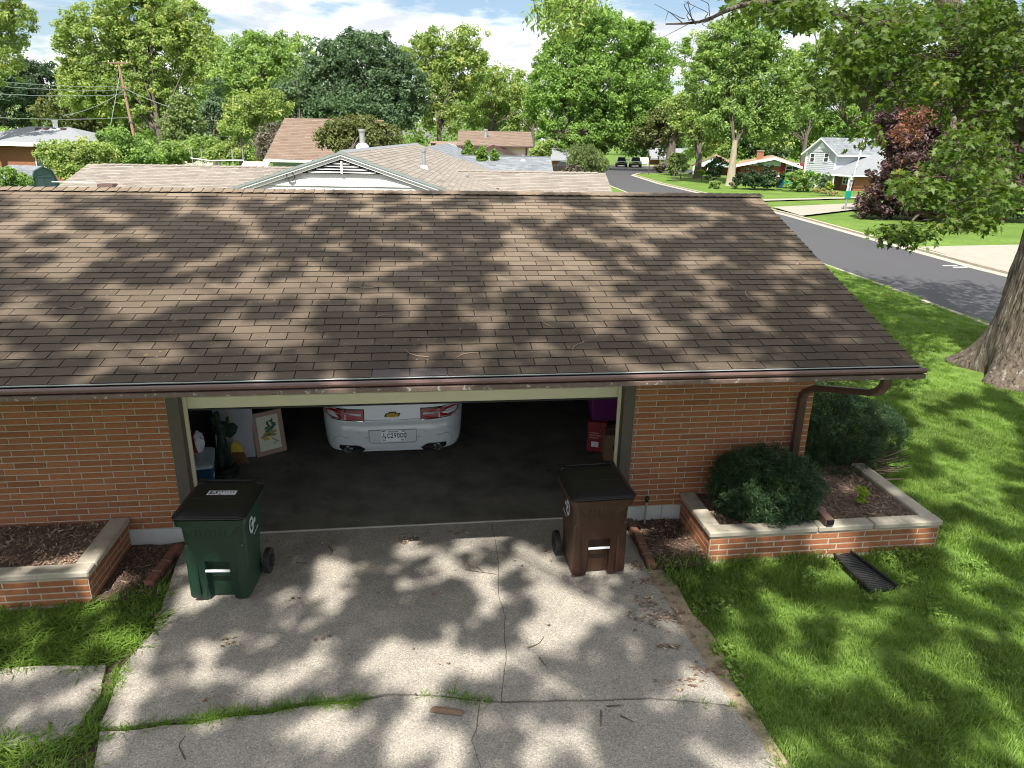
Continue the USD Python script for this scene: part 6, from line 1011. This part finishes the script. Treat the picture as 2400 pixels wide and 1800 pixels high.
GAP_GND = [(698,1202,61,22),(655,1189,44,13),(785,1219,30,19),(742,1276,35,17),(872,1271,39,30),(807,1326,22,12),(724,1289,44,14),(576,1393,39,30),(533,1341,44,17),(385,1481,52,35),(315,1481,52,35),(559,1511,35,22),(289,1576,61,12),(237,1611,44,26),(1003,1184,61,22),(1108,1171,105,14),(933,1176,52,12),(1003,1420,61,35),(942,1454,78,30),(811,1454,44,26),(864,1481,78,17),(1038,1472,70,26),(1064,1280,52,35),(1169,1263,35,17),(1012,1254,44,17),(1186,1341,44,30),(1108,1393,35,26),(986,1367,35,12),(907,1393,35,17),(602,1611,44,35),(672,1581,61,17),(559,1637,26,26),(899,1620,52,35),(1020,1568,61,22),(968,1585,44,26),(1125,1620,35,22),(1203,1594,44,26),(1230,1280,44,26),(402,1315,44,12),(358,1411,35,17),(202,1315,52,35),(237,1385,61,26),(184,1472,35,17),(132,1481,35,14),(210,1132,52,17),(280,1254,26,12),(97,1367,52,26),(62,1507,35,14),(80,1620,52,26),(1132,1196,52,52),(1150,1387,52,44),(1367,1379,48,24),(1237,1361,52,35),(1193,1474,52,26),(1237,1597,61,39),(1298,1291,35,22),(1141,1597,35,26),(1568,1230,44,22),(1673,1178,35,12),(1734,1318,52,24),(1594,1431,52,31),(1516,1387,35,17),(1847,1405,61,35),(1786,1457,105,44),(1890,1370,52,22),(2030,1396,70,52),(1978,1440,52,35),(1917,1474,52,35),(1664,1527,35,17),(1716,1588,70,35),(1917,1597,78,44),(1786,1640,52,17),(2134,1248,52,26),(2082,1230,44,17),(2065,1300,35,17),(2021,1335,44,17),(2152,960,70,61),(2065,1021,61,44),(2021,925,52,35),(1960,952,35,22),(2134,1065,52,35),(2187,1117,35,44),(2047,1082,52,17),(1978,1047,35,12),(2108,1161,44,22),(1978,873,44,17),(2030,856,35,12),(1917,1091,52,10),(1864,1100,44,22),(1899,1108,61,10),(1925,1169,105,13),(2196,1318,35,22),(2187,1614,35,26),(1498,1440,26,26),(1664,1126,139,10),(1507,1117,17,44)]
rt_d = np.array([0, RY-EY, RZ-EZ]); rn = np.cross([1, 0, 0], rt_d); rn = rn/np.linalg.norm(rn)
def roof_hit(x, y): d_ = ray(x, y); o = np.array([0, EY, EZ]); return CAM+d_*(((o-CAM)@rn)/(d_@rn))
Cs = []
def outside(P, gaps, k): X = P[:, :1]-gaps[:, 0]; Y = P[:, 1:2]-gaps[:, 1]; return ((X/(gaps[:, 2]*k))**2+(Y/(gaps[:, 3]*k))**2 > 1).all(1)
def project(P): d_ = P-CAM; z = d_@FW; return np.column_stack([(1200+FPX*(d_@RT)/z)/S, (900-FPX*(d_@UP)/z)/S])
n = int(14*11.5*5.2); P = np.column_stack([r.uniform(-4.0, 7.5, n), r.uniform(EY-.3, RY+.25, n)]); P = np.column_stack([P, roof_z(0)+SL*P[:, 1]]); P = P[outside(project(P), np.array(GAP_ROOF, float), .88)]; Cs.append(P)
n = int(13*17*8.5); P = np.column_stack([r.uniform(-3.2, 14.5, n), r.uniform(-4.6, 3.9, n), np.zeros(n)]); q = project(P); keep = outside(q, np.array(GAP_GND, float), np.where(np.array(GAP_GND)[:, 0] > 1420, .92, 1.0)) & ((q[:, 1] > 1150) | (q[:, 0] > 1740)) & (q[:, 1] < 1800) & ~((P[:, 1] > .2) & (P[:, 0] < 7)); P = P[keep]; P[:, 2] = .0; Cs.append(P)
for x0, x1, y0, y1, z, n in ((.3, 1.05, -1.25, -.5, .7, 16), (3.85, 4.55, -1.2, -.5, .7, 12)): Cs.append(np.column_stack([r.uniform(x0, x1, n), r.uniform(y0, y1, n), np.full(n, z)]))
Cs = np.vstack(Cs); hz_ = 15+3.0*meshkit.fbm(np.column_stack([Cs[:, :2]*.35, np.zeros(len(Cs))]), 3, 12)+r.uniform(-.8, .8, len(Cs)); Cs = Cs+TO_SUN*hz_[:, None]
(v, f), tn = leaves(Cs-sb_, .20, 30, .22, r, up=.7)
prim('crown', (v, f), LEAF['maple_near'], stt, tone=tn, kind='stuff')
lt = [Cs[i]-sb_ for i in r.choice(len(Cs), 26, replace=False)]
tk, lm_ = limbs(np.zeros(3), 7.0, lt, .42, r, n=9, lk=.45); prim('trunk', tk, M['bark'], stt, smooth=50); prim('limbs', lm_, M['bark'], stt, smooth=50)
hp = [(1215, 20, 65, 34, 8.2, 9.2, 62), (1180, 50, 30, 26, 8.3, 8.8, 12), (1255, 10, 40, 20, 8.5, 9.2, 26), (1230, 70, 34, 18, 8.4, 9.0, 10)]
Vs, Fs, Ts, n0, tw = [], [], [], 0, []
for cx_, cy_, rx, ry, d0, d1, n in hp:
    a = r.uniform(0, 6.28, n); q = np.sqrt(r.uniform(0, 1, n)); D_ = r.uniform(d0, d1, n); C_ = np.array([at(cx_+rx*math.cos(t_)*s_, cy_+ry*math.sin(t_)*s_, d_)-sb_ for t_, s_, d_ in zip(a, q, D_)])
    (v, f), tn = leaves(C_, .15, 9, .10, r, up=.5, droop=1.2, shape='diamond', aspect=.4, squash=.8, tone0=r.normal(.6, .16, n)); Vs.append(v); Fs.append(f+n0); n0 += len(v); Ts.append(tn)
    for c in C_[::2]: e = c+r.normal(0, .15, 3)+[.05, -.1, .2]; tw.append(tube([c, (c+e)/2, e], [.003, .004, .005], 4, False))
hb = at(1225, 10, 8.8)-sb_; src = lt[int(np.argmin([np.linalg.norm(q-hb) for q in lt]))]
tw.append(tube([src, (src+hb)/2+[0, 0, .4], hb+[.3, -.3, .5], hb], [.018, .014, .009, .005], 6, False)); prim('hanging_sprays', (np.vstack(Vs), np.vstack(Fs)), LEAF['mid_green'], stt, tone=np.concatenate(Ts), kind='stuff'); prim('hanging_twigs', cat(tw), M['twig'], stt, kind='stuff')

# ---------------------------------------------------------------- shrubs by the garage
def yew(label, E_, n, seed, base, per=44, size=.050, extra=None):
    r = np.random.default_rng(seed); t = thing('yew_shrub', label, 'shrub', base); b = np.asarray(base, float); C_, k = ell_points([(np.asarray(c)-b, np.asarray(R_)) for c, R_ in E_], n, r, .72)
    sun_s = np.clip(r.normal(.42, .16, n), 0, 1); m_, tn = leaves(C_, .06*r.uniform(.7, 1.3, n), per, size, r, up=.5, aspect=.30, squash=1, tone0=sun_s, shape='tri'); prim('foliage', m_, LEAF['yew'], t, tone=tn, kind='stuff')
    st_ = []
    for q in C_[r.choice(n, 40)]: st_.append(tube([np.array([q[0]*.15, q[1]*.15, .0]), q*[.5, .5, .45], q*.97], [.014, .009, .004], 5, False))
    prim('stems', cat(st_), M['twig'], t); 
    return t
yc = (6.28, -.42, .30)
yew('clipped dark yew shrub growing in the right planter', [((6.22, -.44, .62), (.56, .50, .42)), ((6.5, -.50, .60), (.34, .40, .36)), ((6.0, -.40, .58), (.36, .40, .36)), ((6.36, -.62, .52), (.38, .26, .26))], 1500, 1, yc)
y2 = yew('larger loose yew shrub behind the house corner with bare twigs showing', [((7.70, .95, .66), (.72, .75, .56)), ((8.28, .95, .58), (.50, .55, .44)), ((7.45, 1.5, .85), (.5, .6, .55)), ((7.25, .75, .62), (.35, .35, .5))], 2300, 2, (7.9, .85, .0))
r = np.random.default_rng(5); st_ = []
for k in range(46): a = r.uniform(-2.6, -.3); e = np.array([math.cos(a)*r.uniform(.3, .75)+.25, -r.uniform(.25, .55), r.uniform(.2, .62)]); st_.append(tube([[r.normal(.1, .08), r.normal(-.1, .05), .1], e*[.6, .6, .7]+r.normal(0, .04, 3), e], [.013, .009, .004], 5, False))
prim('bare_twigs', cat(st_), M['twig'], y2, kind='stuff')
r = np.random.default_rng(6); q = G(1858, 1088, .31); lp = thing('seedling', 'small lime green seedling in the sunny mulch of the right planter', 'plant', q)
C_ = np.column_stack([r.normal(0, .028, 34), r.normal(0, .028, 34), r.uniform(.02, .20, 34)]); m_, tn = leaves(C_, .025, 9, .045, r, up=.9, aspect=.6); prim('leaves', m_, LEAF['lime'], lp, tone=tn); prim('stem', cyl((0, 0, -.02), (0, 0, .17), .005, 6), M['twig'], lp)

# ---------------------------------------------------------------- grass
def tuft(n, rad, h0, h1, w_, seed, lean=.5, bend=.5):
    r = np.random.default_rng(seed); V_, F_, T = [], [], []
    for k in range(n):
        a, q = r.uniform(0, 6.28), rad*math.sqrt(r.uniform(0, 1)); b = np.array([q*math.cos(a), q*math.sin(a), 0]); h = r.uniform(h0, h1); d_ = np.array([math.cos(a)*q/rad, math.sin(a)*q/rad, 0])*lean+r.normal(0, .35, 3)*[1, 1, 0]; s_ = np.array([-d_[1], d_[0], 0])+r.normal(0, .3, 3)*[1, 1, 0]; s_ /= np.linalg.norm(s_)+1e-9
        m_ = b+np.array([0, 0, h*.55])+d_*h*.35; e = b+np.array([0, 0, h*(1-.3*bend)])+d_*h*(.8+bend*.5); w = w_*r.uniform(.7, 1.3); i = len(V_); V_ += [b-s_*w, b+s_*w, m_-s_*w*.85, m_+s_*w*.85, e]; F_ += [(i, i+1, i+3), (i, i+3, i+2), (i+2, i+3, i+4)]; T += [np.clip(r.normal(.5, .2), 0, 1)]*5
    return (np.array(V_), np.array(F_)), np.array(T)
def scatter(name, label, protos, mat_, pts, sc, seed, zrot=True):
    r = np.random.default_rng(seed); pi = UsdGeom.PointInstancer.Define(stage, name_under('/World', name)); ps = []
    for m_, tn in protos: ps.append(prim('tuft', m_, mat_, pi.GetPrim(), tone=tn).GetPath())
    n = len(pts); pi.CreatePrototypesRel().SetTargets(ps); pi.CreateProtoIndicesAttr(Vt.IntArray.FromNumpy(r.integers(0, len(ps), n).astype(np.int32))); pi.CreatePositionsAttr(Vt.Vec3fArray.FromNumpy(np.asarray(pts, np.float32)))
    a = r.uniform(0, 2*np.pi, n)/2; pi.CreateOrientationsAttr(Vt.QuathArray([Gf.Quath(float(math.cos(x)), 0, 0, float(math.sin(x))) for x in a])); s_ = np.asarray(sc)*r.uniform(.75, 1.25, n); pi.CreateScalesAttr(Vt.Vec3fArray.FromNumpy(np.repeat(s_[:, None], 3, 1).astype(np.float32)))
    tag(pi.GetPrim(), label=label, kind='stuff')
r = np.random.default_rng(33)
def inside(P, poly): 
    import shapely; return shapely.contains_xy(poly, P[:, 0], P[:, 1])
lawnR = Polygon([(4.86, -9), (4.95, -3.4), (4.90, -2.84), (4.84, -2.2), (4.82, -1.0), (5.42, -.95), (5.43, -.93), (8.08, -.93), (8.08, .6), (8.6, 1.2), (6.95, 1.9), (6.95, 6.3), (-9, 6.3), (-9, 22), (17.2, 22), (17.0, 14), (16.6, 8.9), (16.1, 0), (15.7, -9)]).difference(Polygon([(6.8, -.96), (7.06, -.96), (7.08, -1.58), (6.72, -1.58)]))
def pts_in(poly, dens, seed, z=-.045):
    r = np.random.default_rng(seed); a, b, c, d_ = poly.bounds; n = int((c-a)*(d_-b)*dens); P = np.column_stack([r.uniform(a, c, n), r.uniform(b, d_, n)]); P = P[inside(P, poly)]; return np.column_stack([P, np.full(len(P), z)])
P = np.vstack([pts_in(lawnR.intersection(sbox(4.8, -4.2, 12, 4)), 120, 1), pts_in(lawnR.intersection(sbox(12, -4.2, 17.3, 4)), 70, 2), pts_in(lawnR.intersection(sbox(6.9, 4, 17.3, 22)), 45, 3)])
P = P[(P[:, 0] > 4.90+.16*meshkit.noise(np.column_stack([P[:, 1]*4, P[:, 1]*0, P[:, 1]*0]), 6)) | (P[:, 1] > -.95)]
P = P[np.hypot(P[:, 0]-nb[0], P[:, 1]-nb[1]) > 1.25]
tall = .72+.75*meshkit.fbm(np.column_stack([P[:, :2]*.9, np.zeros(len(P))]), 3, 4)+.7*np.exp(-((P[:, 1]+.98)/.14)**2)*(P[:, 0] < 8.1)
gp_ = [tuft(54, .085, .035, .075, .0024, k, .35, .5) for k in range(5)]
scatter('lawn_grass', 'blades of lush lawn grass right of the garage', gp_, LEAF['grass'], P, tall, 5)
bedL = Polygon([(-6, -1.86), (-.9, -1.84), (-.1, -1.9), (.06, -1.85), (.14, -1.5), (.02, -.9), (-.10, -.78), (-.30, -.95), (-.52, -1.05), (-6, -1.03)])
P2 = np.vstack([pts_in(bedL, 150, 6), pts_in(Polygon([(-6, -2.78), (-.5, -2.68), (-.05, -2.62), (.12, -2.62), (.3, -3.2), (.36, -6), (-6, -6)]).intersection(sbox(-3, -5, 1, -2)), 150, 7)])
scatter('weed_patch', 'lush weedy grass beside the left walkway', [tuft(34, .09, .045, .10, .0045, 20+k, .9, 1.0) for k in range(4)], LEAF['weed'], P2, .8+.7*meshkit.fbm(np.column_stack([P2[:, :2]*2, np.zeros(len(P2))]), 3, 8), 9)
# weeds in the open joints
jp = []
for i in range(len(low)-1):
    x = cr[i, 0]; d_ = 4 if x < .75 else 8 if x < 2.35 else 2.2 if x < 3.2 else .6
    for k in range(r.poisson(d_*1.1*max(0, meshkit.noise(np.array([[x*3.1, .5, 2.]]), 3)[0]*1.6-.35))): jp.append((x+r.uniform(0, .03), (cr[i, 1]+low[i, 1])/2+r.normal(0, .022 if x < 2.3 else .008), -.02))
for y in np.arange(-2.6, -1.9, .012):
    jp.append((.03+r.normal(.03, .035), y, -.02))
scatter('joint_weeds', 'grassy weeds growing in the joints of the drive', [tuft(16, .03, .03, .085, .0032, 40+k, 1.0, 1.0) for k in range(4)], LEAF['weed'], np.array(jp), r.uniform(.35, 1.0, len(jp)), 10)
# clover and broad leaved weeds in the lawn near the planter
def clump(seed):
    r = np.random.default_rng(seed); C_ = np.column_stack([r.normal(0, .06, 26), r.normal(0, .06, 26), r.uniform(.03, .10, 26)]); return leaves(C_, .02, 2, .042, r, up=1.5, aspect=.75)
cl = [(r.uniform(4.95, 8.4), r.uniform(-1.75, -1.0), -.02) for k in range(34)]+[(5.0+abs(r.normal(0, .12)), r.uniform(-3.0, -.9), -.03) for k in range(12)]+[(r.uniform(5.0, 8.5), r.uniform(-3.4, -1.5), -.035) for k in range(14)]
cl = [c for c in cl if not (6.66 < c[0] < 7.12 and c[1] > -1.65)]
scatter('clover_weeds', 'broad leaved weeds dotted through the near lawn', [clump(k) for k in range(4)], LEAF['weed'], np.array(cl), r.uniform(.45, .95, len(cl)), 12)
# ---------------------------------------------------------------- litter
lf, tl = [], []
def dead(x, y, z, s): 
    a = r.uniform(0, 6.28); k = 9; th = np.linspace(0, 2*np.pi, k, endpoint=False)+a; rr = s*np.where(np.arange(k) % 2, .45, 1.0)*r.uniform(.7, 1.2, k); v = np.vstack([[x, y, z+.012], np.column_stack([x+rr*np.cos(th), y+rr*np.sin(th)*.7, z+.004+r.uniform(0, .02, k)])]); return v
spots = [(*G(x, y)[:2], n, s) for x, y, n, s in ((890, 1165, 26, .10), (990, 1152, 12, .05), (1420, 1340, 46, .16), (1390, 1260, 30, .10), (1440, 1400, 18, .08), (690, 1380, 6, .05), (480, 1385, 9, .10), (470, 1505, 5, .1), (1190, 1192, 5, .04), (640, 1295, 4, .04), (1370, 1225, 24, .09), (340, 1330, 10, .08), (1000, 1250, 6, .5), (900, 1400, 10, 1.0), (1480, 1480, 22, .10), (1445, 1330, 40, .14), (1520, 1450, 20, .08), (1400, 1300, 30, .10), (700, 1170, 8, .3), (560, 1170, 8, .12))]
for x, y, n, s in spots:
    for k in range(n): lf.append(dead(x+r.normal(0, s), y+r.normal(0, s*.45), .002, r.uniform(.012, .032))); tl.append(r.uniform(0, 1))
for k in range(60): lf.append(dead(r.uniform(4.86, 5.45), r.uniform(-.95, -.05), .03, r.uniform(.012, .03))); tl.append(r.uniform(0, .7))
K = np.array([(0, 1+i, 1+(i+1) % 9) for i in range(9)]); prim('dead_leaves', (np.vstack(lf), np.vstack([K+10*i for i in range(len(lf))])), M['dead_leaf'], tone=np.repeat(tl, 10), label='scattered dry brown leaves on drive and beds', kind='stuff')
def twig(label, pts, rad, grp=None, z=.006, m_='twig'):
    P = np.array([G(x, y, z) for x, y in pts]); s_ = np.linspace(0, 1, 10); t_ = np.linspace(0, 1, len(P)); P = np.column_stack([np.interp(s_, t_, P[:, k]) for k in range(3)]); P[1:-1] = (P[:-2]+2*P[1:-1]+P[2:])/4
    tag(prim('fallen_twig', tube(P, np.linspace(rad, rad*.4, 10), 5), M[m_], smooth=True), label, 'twig', grp)
for pts, lab in (([(1005, 1230), (1040, 1236), (1072, 1240)], 'longest forked twig on the drive left of the long crack'), ([(1030, 1225), (1045, 1236)], 'short side twig touching the forked twig by the crack'), ([(1140, 1400), (1165, 1390), (1175, 1375)], 'hooked twig right of the crack, upper of the pair'), ([(1165, 1420), (1180, 1440)], 'short twig just below the hooked twig on the drive'), ([(400, 1640), (385, 1610), (400, 1590)], 'curved twig at the lower left corner of the drive'), ([(640, 1215), (665, 1217)], 'straight short twig in the sun right of the green bin'), ([(710, 1180), (720, 1190), (712, 1200)], 'small curled twig at the edge of the eave shadow'), ([(1298, 1535), (1298, 1570)], 'twig pointing at the viewer below the drive joint'), ([(1340, 1545), (1370, 1560)], 'slanting twig near the lawn below the drive joint'), ([(1310, 1525), (1345, 1523)], 'twig lying along the right part of the drive joint')):
    twig(lab, pts, .006)
cw = G(965, 1536, .012); wc_ = prim('wood_piece', rotz(trimesh.convex.convex_hull(np.array([(-.13, -.02, 0), (.12, -.035, 0), (.14, .01, 0), (-.12, .03, 0), (-.10, -.01, .03), (.11, -.015, .026), (.1, .012, .02), (-.09, .02, .022)])), -12, cw), M['pole_wood']); tag(wc_, 'piece of splintered brown wood by the weedy joint', 'wood scrap')
# twigs and leaf bits caught on the roof
for k, (x, y, lab) in enumerate(((160, 665, 'long pale twig on the shingles at the far left of the roof'), (790, 620, 'pale twig on the dark shade in the middle of the roof'), (830, 685, 'curled twig right above the yellow lichen spots on the roof'), (1250, 750, 'pale twig low on the roof above the brown bin'), (1180, 700, 'small twig on the roof in the sunny middle strip'), (1480, 510, 'pale twig high on the right half of the roof'), (1730, 570, 'bent twig near the right edge of the roof'), (900, 765, 'twig just above the bluish patched shingles'), (1620, 640, 'arched twig in the dark right part of the roof'), (1010, 770, 'small twig on the lowest shingle course right of the patch'))):
    c = roof_hit(x, y)+rn*.012; a = r.uniform(0, 3.14); u = np.array([math.cos(a), math.sin(a)*Wd[1], math.sin(a)*Wd[2]]); w = np.cross(rn, u); s_ = r.uniform(.06, .13)
    tag(prim('fallen_twig', tube([c-u*s_, c-u*s_*.3+w*s_*.3, c+u*s_*.4+w*s_*.3, c+u*s_], [.004, .004, .003, .002], 5), M['chip'], smooth=True, tone=.62), lab, 'twig')
